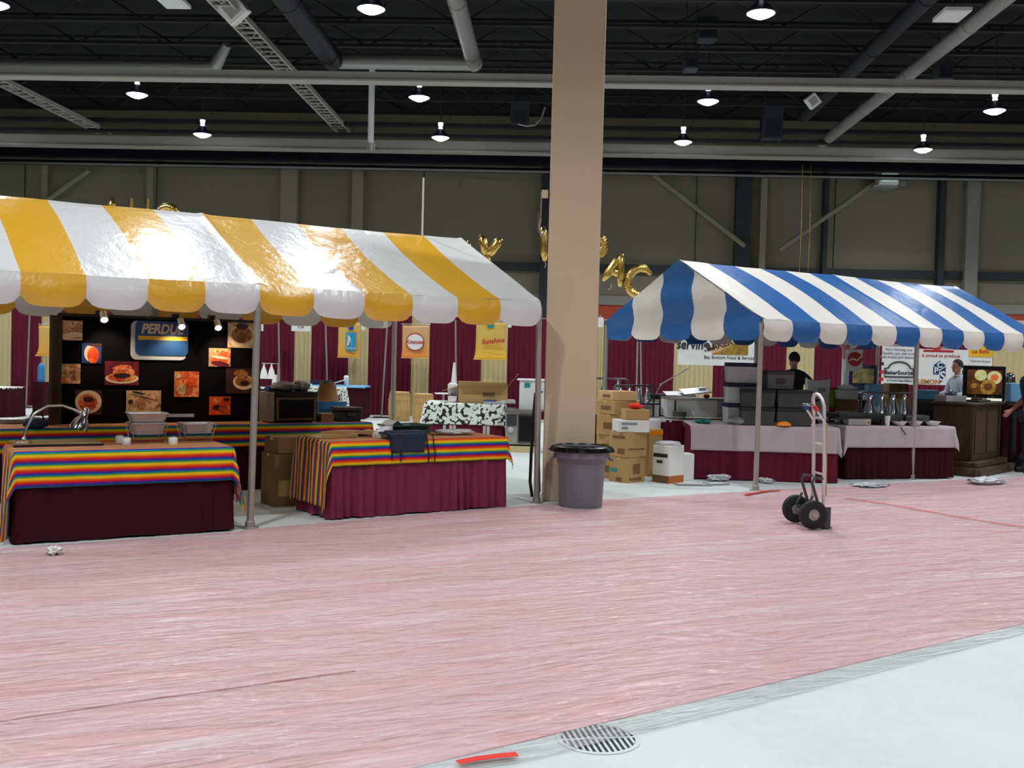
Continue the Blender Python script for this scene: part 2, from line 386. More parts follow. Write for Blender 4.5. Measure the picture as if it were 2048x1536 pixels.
p, q = yp(741, 152, 24), yp(741, 300, 24)
t = thing('drop_pipe', 'vertical pale pipe dropping from the front beam between two hanging lamps', 'pipe', (q.x, 24, q.z))
B().tube([(0, 0, 0), (0, 0, p.z-q.z+.3)], .07, 14).build('pipe', M['white'], t); B().tube([(0, 0, -.03), (0, 0, .14)], .1, 14).build('flange', M['duct'], t)
def speaker(px, py, Y, s, label):
    P = yp(px, py, Y); t = thing('ceiling_speaker', label, 'speaker', P); t.rotation_euler = (rad(20), rad(48), rad(15))
    B().box(-s/2, s/2, -s*.35, s*.35, -s/2, s/2).build('housing', M['white'], t, bevel=.02)
    B().box(-s*.3, s*.3, -s*.35-.012, -s*.35+.004, -s*.3, s*.3).build('grille', M['foam'], t)
    B().tube([(0, 0, s*.4), (s*.3, 0, s*1.4)], .015, 6).build('bracket', M['darksteel'], t)
speaker(468, 19, 18, .4, 'tilted white box speaker under the cable tray above the yellow tent')
speaker(1625, 202, 24, .28, 'tilted white box speaker beside the dark duct above the blue tent')
for px, py, lab in ((345, 6, 'flat white light panel at the top edge above the yellow tent'), (1904, 33, 'flat white light panel between the two ducts at top right')):
    P = yp(px, py, 17.5); t = thing('light_panel', lab, 'light fixture', P)
    B().cbox(.42, .6, 0, .06).build('tray', M['white'], t); B().cbox(.36, .54, -.012, .002).build('diffuser', M['whiteplastic'], t)
    B().tube([(0, 0, .06), (0, 0, .9)], .01, 5).build('rod', M['darksteel'], t)
for px, py, w, h, Y, lab in ((1040, 228, 36, 48, 27, 'dark heater box hanging just left of the pillar'), (1543, 248, 40, 64, 27, 'tall dark heater box hanging above the blue tent'), (1414, 55, 36, 54, 22, 'dark heater box hanging high at right of the pillar'), (1381, 126, 28, 30, 20.6, 'small dark box resting on the front beam right of the pillar'), (1886, 145, 28, 34, 20.6, 'small dark box on the front beam at the far right')):
    P = yp(px, py, Y); w, h = w*Y/FPX, h*Y/FPX; t = thing('unit_heater', lab, 'heater', P)
    B().box(-w/2, w/2, -.2, .2, -h/2, h/2).build('cabinet', M['boxdark'], t, bevel=.015)
    B().box(-w*.38, w*.38, -.215, -.19, -h*.4, h*.1).build('louvre', M['ductdark'], t)
    for s in (-1, 1): B().tube([(s*w*.35, 0, h/2), (s*w*.35, 0, h/2+1.2)], .012, 5).build('rod', M['darksteel'], t)
P = [yp(x, y, 26.8) for x, y in ((1036, 248), (1052, 252), (1070, 250), (1083, 236), (1090, 214))]
tag(B().tube(P, .025, 8).build('conduit', M['duct']), 'curved pale conduit beside the hanging heater left of the pillar', 'conduit')
P = yp(1774, 352, 30.4); t = thing('wall_floodlight', 'pale green square flood fixture high on the back wall', 'light fixture', P)
B().box(-.27, .27, -.25, .25, -.27, .27).build('housing', M['whiteplastic'], t, bevel=.03); B().box(-.22, .22, -.262, -.24, -.2, .2).build('lens', mat('flood_lens', '#b8d4cc', .2, emit=.35, ecol='#bfe0d6', var=0), t)
B().box(.27, .5, -.06, .06, -.26, -.12).build('arm', M['duct'], t); B().box(-.4, .3, -.1, .6, -.34, -.27).build('bracket', M['duct'], t)
for px in (1605, 1622):
    a = yp(px, 330, 29); b_ = yp(px-6, 545, 29)
    tag(B().tube([a, (a+b_)/2+V((.02, 0, 0)), b_], .014, 5).build('hanging_chain', M['gold']), 'thin yellow %s chain hanging behind the blue tent roof' % ('left-hand' if px < 1610 else 'right-hand'), 'chain')

# pillar and trash can area
t = struct(B().box(-.55/2, .55/2, 0, .6, 0, ZC).build('pillar', M['pillar'], bevel=.012)); t.location = (.17, 11.2, 0); t.rotation_euler.z = .0

# ------------------------------------------------------------------ carpet, film, drain
back = [(-10, 3.3), (-4.14, 7.68), (-2.66, 8.72), (-2.52, 8.93), (-.5, 10.58), (-.12, 10.86), (.61, 11.43), (2.34, 12.5), (3.6, 13.3), (6.74, 15.25), (14, 19.6)]
wd = V((.785, .6)).normalized()
def front(k, off=0): return (-.49+wd.x*k+wd.y*off, 3.88+wd.y*k-wd.x*off)
fr = [front(s) for s in (17, 4.2, 1.5, 0, -4, -11)]
tag(B().prism([front(17)]+[(x, y) for x, y in reversed(back)]+[front(-11), front(-4), front(0), front(1.5), front(4.2)], .0, .006).build('carpet_runner', M['carpet'], smooth=0), 'wide pink carpet runner crossing the hall floor in front of the tents', 'carpet')
ff = [front(17, .16), front(4.2, .13), front(2.5, .17), front(1.4, .19), front(0, .17), front(-4, .2), front(-11, .2)]
tri = [(x, y, .011) for x, y in ff]; tri2 = [(x-wd.y*-.0, y, .011) for x, y in back]
bm = B(); n = len(ff)
# strip the sheet into a fine quad grid between front and back edges so that it can ripple
def edge(pts, s):
    L = [0]
    for a, b_ in zip(pts, pts[1:]): L.append(L[-1]+hypot(b_[0]-a[0], b_[1]-a[1]))
    d = s*L[-1]
    for i in range(len(pts)-1):
        if d <= L[i+1]+1e-9:
            f = (d-L[i])/(L[i+1]-L[i]); return V((pts[i][0]*(1-f)+pts[i+1][0]*f, pts[i][1]*(1-f)+pts[i+1][1]*f))
fl = list(reversed(ff))
def shift(pts, k): return [(x-.6*k*.0, y+k) for x, y in pts]
bk2 = [(x, y+.03) for x, y in back]
def sheet(u, v):
    a, b_ = edge(fl, u), edge(bk2, u); q = a.lerp(b_, v)
    z = .0105+.004*sin(q.x*3.1+q.y*1.7)*sin(q.y*2.3-q.x*1.1)*.5+.002*mathutils.noise.noise(V((q.x*4, q.y*4, 0)))
    return (q.x, q.y, z)
tag(bm.grid(sheet, 150, 60).build('plastic_sheet', M['film']), 'clear crinkled plastic sheeting spread over the pink carpet', 'plastic sheet')

dr = gp(1196, 1478); t = thing('floor_drain', 'round slotted metal floor drain half under the plastic sheet edge', 'drain', (dr.x, dr.y, 0), rad(12))
bb = B()
R_, half = .172, .152
for r0, r1 in ((R_, half),):
    vs = []; fs = []
    for j in range(48):
        c, s_ = cos(2*pi*j/48), sin(2*pi*j/48); vs += [(r0*c, r0*s_, .004), (r1*c, r1*s_, .004), (r0*c, r0*s_, -.01+.0105)]
    for j in range(48):
        a = j*3; b_ = (j+1) % 48*3; fs += [(a, b_, b_+1, a+1), (a, a+2, b_+2, b_)]
    bb.add(vs, fs)
bb.build('rim', M['concrete'], t)
B().prism([(half*cos(2*pi*j/40), half*sin(2*pi*j/40)) for j in range(40)], .0006, .0012).build('pit', M['black'], t)
bb = B()
for j in range(-6, 7):
    x = j*.0245+.012; h = math.sqrt(max(0, half**2-x*x))
    bb.box(x-.0055, x+.0055, -h, h, .0012, .004)
bb.box(-half, half, -.006, .006, .0012, .0041)
bb.build('grate', M['concrete'], t)

def ribbon(label, pts, w, m, z=.016, name='floor_tape', curl=0):
    P = [V((p[0], p[1])) for p in pts]; vs = []; fs = []
    for i, p in enumerate(P):
        d = (P[min(i+1, len(P)-1)]-P[max(i-1, 0)]).normalized(); nrm = V((-d.y, d.x))
        for s in (-1, 1): q = p+nrm*(s*w/2); vs.append((q.x, q.y, z+curl*(i % 2)))
    for i in range(len(P)-1): fs.append((2*i, 2*i+1, 2*i+3, 2*i+2))
    o = B().add(vs, fs).build(name, M[m], smooth=0, solid=.002); tag(o, label, 'tape')
ribbon('short strip of red tape stuck on the bare concrete near the drain', [gp(915, 1536), gp(955, 1528), gp(985, 1524), gp(1034, 1519)], .04, 'hotred', .022)
ribbon('long thin red tape line on the sheeting at far right', [gp(1690, 999), gp(1770, 1011), gp(1850, 1025), gp(1950, 1043), gp(2060, 1060)], .022, 'red', .02)
ribbon('thin dark red tape seam across the pink carpet at lower left', [gp(-30, 1451), gp(150, 1424), gp(330, 1398), gp(520, 1372), gp(710, 1345)], .014, 'seamred', .0078)
ribbon('torn red tape bits at the carpet edge by the blue tent post', [gp(1490, 993), gp(1535, 985), gp(1560, 983)], .05, 'red', .02)
def scrap(label, px, py, s, m='white', name='paper_scrap', cat='scrap', h=.05, seed=1):
    random.seed(seed); P = gp(px, py); t = tag(B().at((0, 0, h*.5)).ell((0, 0, 0), (s, s*.6, h*.5), None, 22, 12, .34).build(name, M[m], None, P, random.random()*3, smooth=25), label, cat)
    t.location.z = .012; return t
scrap('small crumpled white paper scrap on the pink carpet before the left table', 108, 1110, .085, seed=3)
scrap('crumpled white bag on the floor beside the front post of the blue tent', 1487, 958, .08, 'whiteplastic', 'crumpled_bag', 'bag', .11, 5)
scrap('shiny crumpled plastic wrap at the foot of the left white-draped table', 1438, 962, .16, 'film_wrap', 'plastic_wrap', 'plastic wrap', .07, 6)
scrap('loose plastic wrap just right of the blue tent front post', 1530, 966, .13, 'film_wrap', 'plastic_wrap', 'plastic wrap', .05, 8)
scrap('heap of clear plastic wrap on the floor before the wooden counter', 1975, 968, .3, 'film_wrap', 'plastic_wrap', 'plastic wrap', .08, 9)
scrap('strip of loose clear plastic in front of the right white-draped table', 1740, 972, .32, 'film_wrap', 'plastic_wrap', 'plastic wrap', .03, 10)

# ------------------------------------------------------------------ high bay lamps
def make_lamp():
    t = thing('high_bay_lamp', 'x', 'ceiling lamp')
    B().lathe([(.225, 0), (.23, .012), (.19, .06), (.12, .13), (.075, .18), (.06, .2)], 28).build('reflector', M['shade'], t, solid=.006)
    B().lathe([(.001, -.085), (.07, -.075), (.15, -.04), (.225, .004), (.21, .012), (.001, .02)], 28).build('lens', M['bulb'], t)
    B().lathe([(.05, .22), (.055, .24), (.04, .28), (.06, .3), (.065, .37), (.001, .38)], 16).build('ballast', M['bulbglow'], t)
    B().tube([(0, 0, .18), (0, 0, 1.5)], .012, 6).build('stem', M['darksteel'], t)
    B().tube([(0, 0, .3), (.2, 0, .42), (.4, 0, .95)], .008, 5).build('cord', M['black'], t)
    return t
LAMPS = {(-3.04, 16.6): 'high bay lamp cut by the top edge, above the yellow tent', (3.05, 16.6): 'high bay lamp at the top edge, above the blue tent',
    (-9.13, 22.4): 'lit high bay lamp under the front beam at far left', (-3.02, 22.3): 'lit high bay lamp under the front beam, next left of the pillar',
    (3.05, 22.25): 'lit high bay lamp under the front beam, next right of the pillar', (9.12, 22.7): 'lit high bay lamp under the front beam at far right',
    (-9.1, 26.5): 'smaller lit high bay lamp nearest the back wall at far left', (-3.02, 26.4): 'smaller lit high bay lamp nearest the back wall, left of the pillar',
    (3.04, 26.45): 'smaller lit high bay lamp nearest the back wall, right of the pillar', (9.08, 26.9): 'smaller lit high bay lamp nearest the back wall at far right',
    (-9.1, 16.6): 'lit high bay lamp at the top left corner'}
spots = list(LAMPS.items())
for Y, dX in ((16.6, 0), (12.5, -1.0), (6.8, 0), (1.5, -1.6), (-3.5, 0)):  # second row is unseen, added and shifted sideways to throw the yellow roof's hotspot
    for X in (-15.2+dX, -9.1+dX, -3.04+dX, 3.05+dX, 9.1+dX, 15.2+dX):
        if (X, Y) not in LAMPS and not (abs(X) > 12 and Y < 8): spots.append(((X, Y), None))
for Y in (22.4, 26.5):
    for X in (-15.2, 15.2): spots.append(((X, Y), None))
def lamp_light(X, Y, z, e):
    l = bpy.data.lights.new('lamp_light', 'SPOT'); l.energy = e; l.color = (.93, .97, 1); l.spot_size = rad(140); l.spot_blend = .65; l.shadow_soft_size = .16
    o = bpy.data.objects.new('lamp_light', l); COL.objects.link(o); o.location = (X, Y, z); return o
lamp0 = make_lamp()
LAMP_W = 565
for i, ((X, Y), lab) in enumerate(spots):
    o = lamp0 if i == 0 else copy_tree(lamp0)
    o.location = (X, Y, 6.94)
    o['label'] = lab or 'assumed high bay lamp over the part of the hall outside the picture'
    o['group'] = 'high bay lamps under the black ceiling' if lab else 'high bay lamps outside the picture'
    lamp_light(X, Y, 6.79, LAMP_W)
# ================================================================== TENTS
def nz(x, y, z=0): return mathutils.noise.noise(V((x, y, z)))
def tent(label, O, th, L, W, ze, zr, mats, bases, gables, hot=0):
    t = thing('frame_tent', label, 'tent', (O[0], O[1], 0), th)
    Mi = Matrix.Rotation(-th, 4, 'Z'); O3 = V((O[0], O[1], 0))
    def loc(P): return Mi @ (V(P)-O3)
    x0, secs = bases['x0'], bases['secs']; nsec = len(secs); edges = [x0+sum(secs[:i]) for i in range(nsec+1)]
    H, rise = zr-ze, zr-ze; bulge = bases.get('bulge', ((.05, 1), (.05, 1)))
    for k in range(nsec):
        a = edges[k]; L = secs[k]
        def roof(u, v):
            x = a+u*L; s = v*2
            if s <= 1: y = s*W/2; z = ze+s*rise
            else: y = W-(2-s)*W/2; z = ze+(2-s)*rise
            q = sin(pi*min(s, 2-s))
            z += bulge[k][0]*q*sin(pi*u**bulge[k][1]) - .012*sin(pi*u)*(1-q)
            z += .008*nz(x*2.2, y*2.2, k)+(.012 if min(u, 1-u) < .02 else 0)
            if min(s, 2-s) < .06: y += (.018 if s > 1 else -.018)*(1-min(s, 2-s)/.06)
            return (x, y, z)
        B().grid(roof, 48, 28, lambda i, j: (i//8) % 2).build('canopy', mats, t, smooth=60)
        for side in (0, 1):
            yb = -.018 if side == 0 else W+.018; sg = -1 if side == 0 else 1
            def val(u, v):
                x = a+u*L; f = (u*6) % 1 if u < 1 else 1
                if u >= 1: f = 1
                h = .262-.075*abs(2*f-1)**5; zz = -v*h
                out = .02*sin(pi*min(1, v*1.1))+.03*v*(.4+.6*sin(pi*f))*(.6+.8*nz(x*1.3, side*9+k, 0))
                return (x, yb+sg*out*.9, ze+zz+(.006*nz(x*3, 3, k)) - .012*sin(pi*u))
            bb = B()
            for st in range(6):     # one scallop per stripe, pattern of the same valance
                def vs_(u, v, st=st):
                    f = u; h = .262-.08*abs(2*f-1)**5; x = a+(st+u)*L/6
                    out = .02*sin(pi*v)+.035*v*(.3+.7*sin(pi*f))*(.8+.7*nz(x*1.3, side*9+k, 0))
                    return (x, yb+sg*out, ze-v*h-.012*sin(pi*(st+u)/6)+.006*nz(x*4, v*3, k))
                bb.grid(vs_, 10, 6, lambda i, j, st=st: st % 2)
            bb.build('valance', mats, t, smooth=60)
    x1 = edges[-1]
    for gx, n in gables:
        off = -.02 if gx == 0 else .02; xg = x0 if gx == 0 else x1
        bb = B()
        for st in range(n):
            def gf(u, v, st=st):
                y = (st+u)/n*W; top = ze+(1-abs(2*y/W-1))*rise; h = .262-.075*abs(2*u-1)**5
                z = top+(ze-h-top)*v
                wav = .035*sin(z*13+st*.6)*min(1, (top-z)*4)
                yy = y+(wav*.9 if 0 < st+u < n else 0)
                return (xg+off*(1+.6*sin(z*11+y)), min(max(yy, 0), W), z)
            bb.grid(gf, 10, 26, lambda i, j, st=st: (st+1) % 2 if gables_flip else st % 2)
        bb.build('gable_end', mats, t, smooth=60)
    # frame
    r = .026; bb = B()
    for y in (0, W): bb.tube([(x0, y, ze-.05), (x1, y, ze-.05)], r, 10)
    bb.build('eave_rail', M['galv'], t)
    B().tube([(x0, W/2, zr-.06), (x1, W/2, zr-.06)], r, 10).build('ridge_pole', M['galv'], t)
    for k in range(nsec+1):
        ek = edges[k]+(.07 if k == 0 else -.07 if k == nsec else 0); B().tube([(ek, .05, ze-.07), (ek, W/2, zr-.09), (ek, W-.05, ze-.07)], r, 10).build('rafter', M['galv'], t)
    for (x, y), bp in bases['poles']:
        b_ = loc(bp) if bp is not None else V((x, y, 0)); b_.z = 0
        pl = B().tube([b_+V((0, 0, .005)), (x, y, ze-.05)], .031, 14).build('pole', M['galv'], t)
        B().at(b_).lathe([(.075, 0), (.075, .008), (.045, .012), (.04, .06), (.034, .065)], 16).build('foot_plate', M['galv'], pl)
    return t, loc
gables_flip = False
AO, ATH, AL, AW = (-2.5984, 9.0708), .6422, 3.0209, 3.15
tentA, locA = tent('yellow and white striped frame tent with scalloped valance on the left', AO, ATH, AL, AW, 2.114, 2.877, [M['yw_yellow'], M['yw_white']],
    {'bulge': ((.05, 2), (-.06, 1)), 'x0': -2.86, 'secs': [2.86, AL], 'poles': [((0, 0), gp(500, 1056)), ((AL, 0), gp(1073, 1005)), ((-2.86, 0), None), ((AL, AW), None), ((0, AW), None), ((-2.86, AW), None)]}, [])
B().tube([(AL*.83, AW/2, 2.86), (AL*.83, AW/2, 3.52)], .011, 8).build('finial_rod', M['white'], tentA)
gables_flip = True
BO, BTH, BL, BW = (2.4434, 12.6384), .6427, 3.0698, 2.88
tentB, locB = tent('blue and white striped frame tent with open gable end on the right', BO, BTH, BL, BW, 2.058, 2.839, [M['bl_white'], M['bl_blue']],
    {'x0': 0, 'secs': [BL, BL], 'poles': [((0, 0), gp(1511, 981)), ((BL, 0), gp(1823, 958)), ((2*BL, 0), None), ((0, BW), None), ((BL, BW), None), ((2*BL, BW), None)]}, [(0, 5)])

# ================================================================== DRAPES
YD = 25
def drape(px0, px1, m, label, Y=YD, ztop=2.44, ripple=.03):
    a, b_ = yp(px0, 740, Y).x, yp(px1, 740, Y).x; w = b_-a; o = thing('pleated_drape', label, 'drape', (a, Y, 0), group='pipe and drape back wall')
    n = max(4, round(w/.12))
    def f(u, v): 
        A = ripple*(.5+.5*v); return (u*w, A*sin(u*n*2*pi+.6*sin(u*9))+.01*nz(u*8, v*2), ztop-.02-(ztop-.04)*v)
    B().grid(f, n*8, 6).build('curtain', M[m], o, smooth=60)
    B().tube([(0, .03, ztop-.02), (w, .03, ztop-.02)], .018, 8).build('top_rail', M['galv'], o)
for px0, px1, m, lab in (
    (-60, 22, 'cream', 'cream pleated drape at the left edge of the picture'),
    (22, 82, 'maroon', 'maroon pleated drape just left of the yellow hanging banner by the black board'),
    (82, 112, 'cream', 'cream drape strip behind the left edge of the black photo board'),
    (112, 505, 'maroon', 'maroon drape behind the black photo board'),
    (505, 518, 'cream', 'cream drape sliver behind the middle post of the yellow tent'),
    (518, 588, 'maroon', 'maroon drape between the middle tent post and the cream column with a small white sign'),
    (588, 622, 'cream', 'cream drape column with a small white sign at its top'),
    (622, 696, 'maroon', 'maroon drape left of the banner with the blue square'),
    (696, 736, 'cream', 'cream drape column below the banner with the blue square'),
    (736, 822, 'maroon', 'maroon drape behind the rear corner post of the yellow tent'),
    (822, 858, 'cream', 'cream drape column below the orange banner with white oval'),
    (858, 962, 'maroon', 'maroon drape between the orange banner and the yellow Sunshine banner'),
    (962, 1014, 'cream', 'cream drape column below the yellow Sunshine banner'),
    (1014, 1180, 'maroon', 'maroon drape at the left side of the pillar'),
    (1180, 1206, 'cream', 'narrow cream drape at the right edge of the pillar'),
    (1206, 1347, 'maroon', 'maroon drape behind the metal heat lamps right of the pillar'),
    (1347, 1426, 'cream', 'cream drape column below the white serving banner'),
    (1426, 1572, 'maroon', 'maroon drape behind the front post of the blue tent'),
    (1572, 1628, 'cream', 'cream drape column behind the man in the dark jacket'),
    (1628, 1765, 'maroon', 'maroon drape behind the tall white sack and white post'),
    (1765, 1990, 'maroon', 'maroon drape behind the white logo banners')):
    drape(px0, px1, m, lab)
drape(1985, 2140, 'cream', 'cream drape at the right edge beside the citrus display', 20.3)
def upright(px0, py0, px1, py1, Y, label):
    a, b_ = yp(px0, py0, Y), yp(px1, py1, Y); b_.z = max(b_.z, .01); t = thing('drape_upright', label, 'pole', (b_.x, Y, 0))
    B().tube([(0, 0, .01), (a.x-b_.x, 0, a.z)], .02, 8).build('pole', M['galv'], t); B().cbox(.4, .4, 0, .012).build('base_plate', M['darksteel'], t)
upright(557, 640, 560, 840, 24.6, 'thin metal upright before the maroon drape right of the middle tent post')
upright(651, 640, 656, 840, 24.6, 'thin metal upright just left of the blue square banner')
upright(775, 640, 763, 831, 24.4, 'leaning thin metal upright left of the two wooden kegs')
upright(911, 640, 913, 840, 24.6, 'thin metal upright between the orange and the yellow banners')
upright(60, 610, 52, 850, 24.6, 'leaning thin metal upright at the far left drape')
upright(1276, 640, 1272, 830, 24.5, 'left of two thin uprights behind the metal heat lamps')
upright(1281, 640, 1283, 830, 24.6, 'right of two thin uprights behind the metal heat lamps')

# ------------------------------------------------------------------ hanging banners and signs
def grad(name, c0, c1):
    t = NT(name); tc = t.add('ShaderNodeTexCoord'); sp = t.add('ShaderNodeSeparateXYZ'); t.link(tc.outputs['UV'], sp.inputs[0])
    t.link(t.ramp(sp.outputs[1], [(0, c0), (.35, c0), (1, c1)]), t.b.inputs['Base Color']); t.b.inputs['Roughness'].default_value = .6; return t.m
def banner(px0, px1, py0, py1, Y, label, m, flare=0):
    a, b_ = yp(px0, py1, Y), yp(px1, py0, Y); w, h = b_.x-a.x, b_.z-a.z
    t = thing('hanging_banner', label, 'banner', (a.x+w/2, Y, a.z))
    def f(u, v):
        k = 1+flare*max(0, (v-.72)/.28)**1.5; return ((u-.5)*w*k, -.03-.05*(max(0, v-.75))*1.5+.012*sin(u*7+v*3), h*(1-v))
    B().grid(f, 12, 14).build('sheet', m, t, solid=.004)
    B().tube([(-w*.55, 0, h+.03), (w*.55, 0, h+.03)], .012, 6).build('rail', M['galv'], t)
    B().tube([(-w*.51*(1+flare), -.05, .01), (w*.51*(1+flare), -.05, .01)], .014, 6).build('bottom_rod', m, t)
    return t, w, h
M['bn_y'] = grad('banner_amber', '#d9b35e', '#e8a02e'); M['bn_o'] = grad('banner_orange', '#d9a873', '#ee8a22'); M['bn_s'] = grad('banner_yellow', '#d5b154', '#efb52c')
t, w, h = banner(676, 721, 646, 715, 24.5, 'amber hanging banner with a blue square logo', M['bn_y'], .0)
B().box(-.12*w, .34*w, -.07, -.06, .2*h, .72*h).build('blue_panel', mat('panelblue', '#2a93b8', .5), t)
bb = B(); 
bb.grid(lambda u, v: (-.08*w+.1*w*sin(u*pi)+.0*v+(.05*w)*v, -.0735, (.36+.28*sin(u*pi*.62))*h - .03*h*v+.0), 14, 1)
bb.grid(lambda u, v: ((-.09+.22*u)*w, -.074, (.35+.26*(1-(2*u-1)**2)**.8-.06*v)*h), 16, 1); bb.build('swoosh', M['white'], t, smooth=0, solid=.002)
text('Advance', .075, M['white'], t, (.11*w, -.074, .28*h)); B().box(-.02*w, .2*w, -.062, -.045, .8*h, .95*h).build('patch', M['royal'], t)
t, w, h = banner(804, 858, 652, 716, 24.5, 'orange hanging banner with a white oval and red lettering', M['bn_o'], .03)
bb = B().at((0, -.07, .5*h)); bb.prism([(.34*w*cos(i*pi/16), .27*h*sin(i*pi/16)) for i in range(32)], 0, .004)
o = bb.build('oval', M['inkred'], t); o.rotation_euler.x = 0
o.data.transform(Matrix.Translation((0, -.07, .5*h)) @ Matrix.Rotation(pi/2, 4, 'X') @ Matrix.Translation((0, .07, -.5*h)))
bb = B().prism([(.31*w*cos(i*pi/16), .24*h*sin(i*pi/16)) for i in range(32)], 0, .006); o = bb.build('oval_fill', M['white'], t); o.data.transform(Matrix.Translation((0, -.07, .5*h)) @ Matrix.Rotation(pi/2, 4, 'X'))
text('Knouse', .135, M['inkred'], t, (0, -.08, .5*h), bold=.003)
t, w, h = banner(951, 1012, 646, 719, 24.4, 'yellow hanging banner reading Sunshine with a flared hem', M['bn_s'], .12)
text('Sunshine', .15, M['inkred'], t, (.08*w, -.09, .5*h), shear=.25, bold=.004).rotation_euler.y = rad(-6)
text('bakery snacks', .06, M['yellow'], t, (.1*w, -.095, .34*h)); B().box(-.12*w, .1*w, -.06, -.045, .86*h, .97*h).build('patch', M['teal'], t)
t, w, h = banner(78, 107, 652, 712, 24.4, 'amber hanging banner half hidden by the black photo board', M['bn_y'], .35)
def plate(px0, px1, py0, py1, Y, label, body=None, m='white', name='small_sign', d=.02):
    a, b_ = yp(px0, py1, Y), yp(px1, py0, Y); w, h = b_.x-a.x, b_.z-a.z; t = thing(name, label, 'sign', (a.x+w/2, Y, a.z))
    B().box(-w/2, w/2, -d, 0, 0, h).build('panel', M[m], t); 
    if body: text(body, h*.4, M['ink'], t, (0, -d-.004, h/2))
    B().box(-w*.2, w*.2, 0, .05, h-.02, h+.05).build('hook', M['galv'], t)
    return t, w, h
plate(583, 621, 647, 662, 24.6, 'small white sign at the top of the cream drape column', 'A 24')
plate(723, 731, 649, 660, 24.5, 'tiny white card right of the blue square banner')
plate(1016, 1023, 643, 655, 24.5, 'tiny white card right of the yellow Sunshine banner')
plate(519, 527, 645, 662, 24.5, 'tiny white card just right of the middle tent post')
plate(1194, 1207, 635, 654, 24.2, 'white junction card on the drape right beside the pillar')
t, w, h = plate(1355, 1511, 660, 729, 20, 'white serving banner behind the blue tent gable', None, 'white', 'serving_banner')
text('serving...', .26, M['ink'], t, (-.27*w, -.03, .55*h), shear=.12, sx=.8, bold=.006)
bb = B(); bb.box(-.06*w, .41*w, -.027, -.021, .3*h, .72*h, 0); bb.add([(-.06*w, -.03, .3*h), (.24*w, -.03, .6*h), (.22*w, -.03, .86*h), (-.06*w, -.03, .68*h)], [(0, 1, 2, 3)], 1)
bb.build('emblem', [foodmat('emblem_gold', [(.2, '#5b3a16'), (.5, '#a8842f'), (.8, '#d2b24a')], 5), M['kraft_light']], t, smooth=0)
text('BAKERY', .17, M['wood_dark'], t, (.07*w, -.033, .58*h), bold=.004).rotation_euler.y = rad(-16)
text('Bay Bottom Food & Service', .085, M['ink'], t, (.17*w, -.026, .22*h))
t, w, h = plate(1762, 1830, 694, 768, 19.8, 'white banner with an arched BakerSource outline logo', None, 'white', 'logo_banner')
bb = B(); bb.tube([(-.42*w, -.03, .2*h), (-.42*w, -.03, .42*h), (-.3*w, -.03, .43*h)]+[(.03*w+.33*w*cos(pi*(1-i/10)), -.03, .43*h+.17*h*sin(pi*i/10)) for i in range(11)]+[(.46*w, -.03, .42*h), (.46*w, -.03, .2*h)], .012, 6, closed=True); bb.build('logo_outline', M['ink'], t)
text('BakerSource', .1, M['ink'], t, (.02*w, -.025, .31*h), bold=.002); text('Now Serving you\nQuality you can trust\nBest bread and desserts', .07, M['inkgrey'], t, (.0*w, -.025, .82*h)); text('A World Class Bakery', .05, M['inkblue'], t, (.05*w, -.025, .1*h))
for i, (z, c) in enumerate(((.5, 'ink'), (.28, 'inkred'), (.09, 'inkred'))): B().box(-.62*w, -.45*w, -.03, -.005, z*h, (z+.08)*h).build('side_tag', M[c], t)
t, w, h = plate(1836, 1936, 700, 769, 19.6, 'white banner with a blue cube logo behind the man in white', None, 'white', 'logo_banner')
text('is proud to produce', .085, M['inkred'], t, (-.06*w, -.025, .82*h)); B().box(-.42*w, .2*w, -.026, -.019, .92*h, .98*h).build('red_bar', M['inkred'], t); B().box(-.22*w, -.08*w, -.03, -.019, .95*h, 1.1*h).build('red_peak', M['inkred'], t)
cx_ = -.08*w; bb = B()
s_ = .15*w
hx = [(cx_, .68*h), (cx_+s_*.85, .55*h), (cx_, .43*h), (cx_-s_*.85, .55*h)]
bb.add([(x, -.024, z) for x, z in hx], [(0, 3, 2, 1)], 0)
bb.add([(cx_-s_*.85, -.024, .52*h), (cx_-.01*w, -.024, .41*h), (cx_-.01*w, -.024, .3*h), (cx_-s_*.85, -.024, .3*h)], [(0, 3, 2, 1)], 0)
bb.add([(cx_+s_*.85, -.024, .52*h), (cx_+.01*w, -.024, .4*h), (cx_+.01*w, -.024, .04*h), (cx_+s_*.85, -.024, .2*h)], [(0, 1, 2, 3)], 0)
bb.build('cube_logo', M['inkblue'], t, smooth=0, solid=.004)
text('C', .14, M['white'], t, (cx_, -.03, .555*h), bold=.004); text('P', .15, M['white'], t, (cx_-s_*.45, -.03, .4*h), bold=.004); text('S', .24, M['white'], t, (cx_+s_*.45, -.03, .24*h), bold=.005)
text('LEMON', .12, mat('inkamber', '#c08a3a', .6), t, (-.29*w, -.025, .08*h), bold=.003); text('UNI', .14, M['inkblue'], t, (.44*w, -.025, .35*h), bold=.003)
t, w, h = plate(1935, 1985, 692, 732, 19.7, 'yellow and white sign above the citrus display', None, 'white', 'hanging_sign')
B().box(-w/2, w/2, -.03, -.019, .45*h, h).build('yellow_panel', M['yellow'], t); text('La Bella', .1, M['red'], t, (0, -.035, .72*h)); text('Authentic Recipes', .05, M['inkgrey'], t, (0, -.026, .25*h))
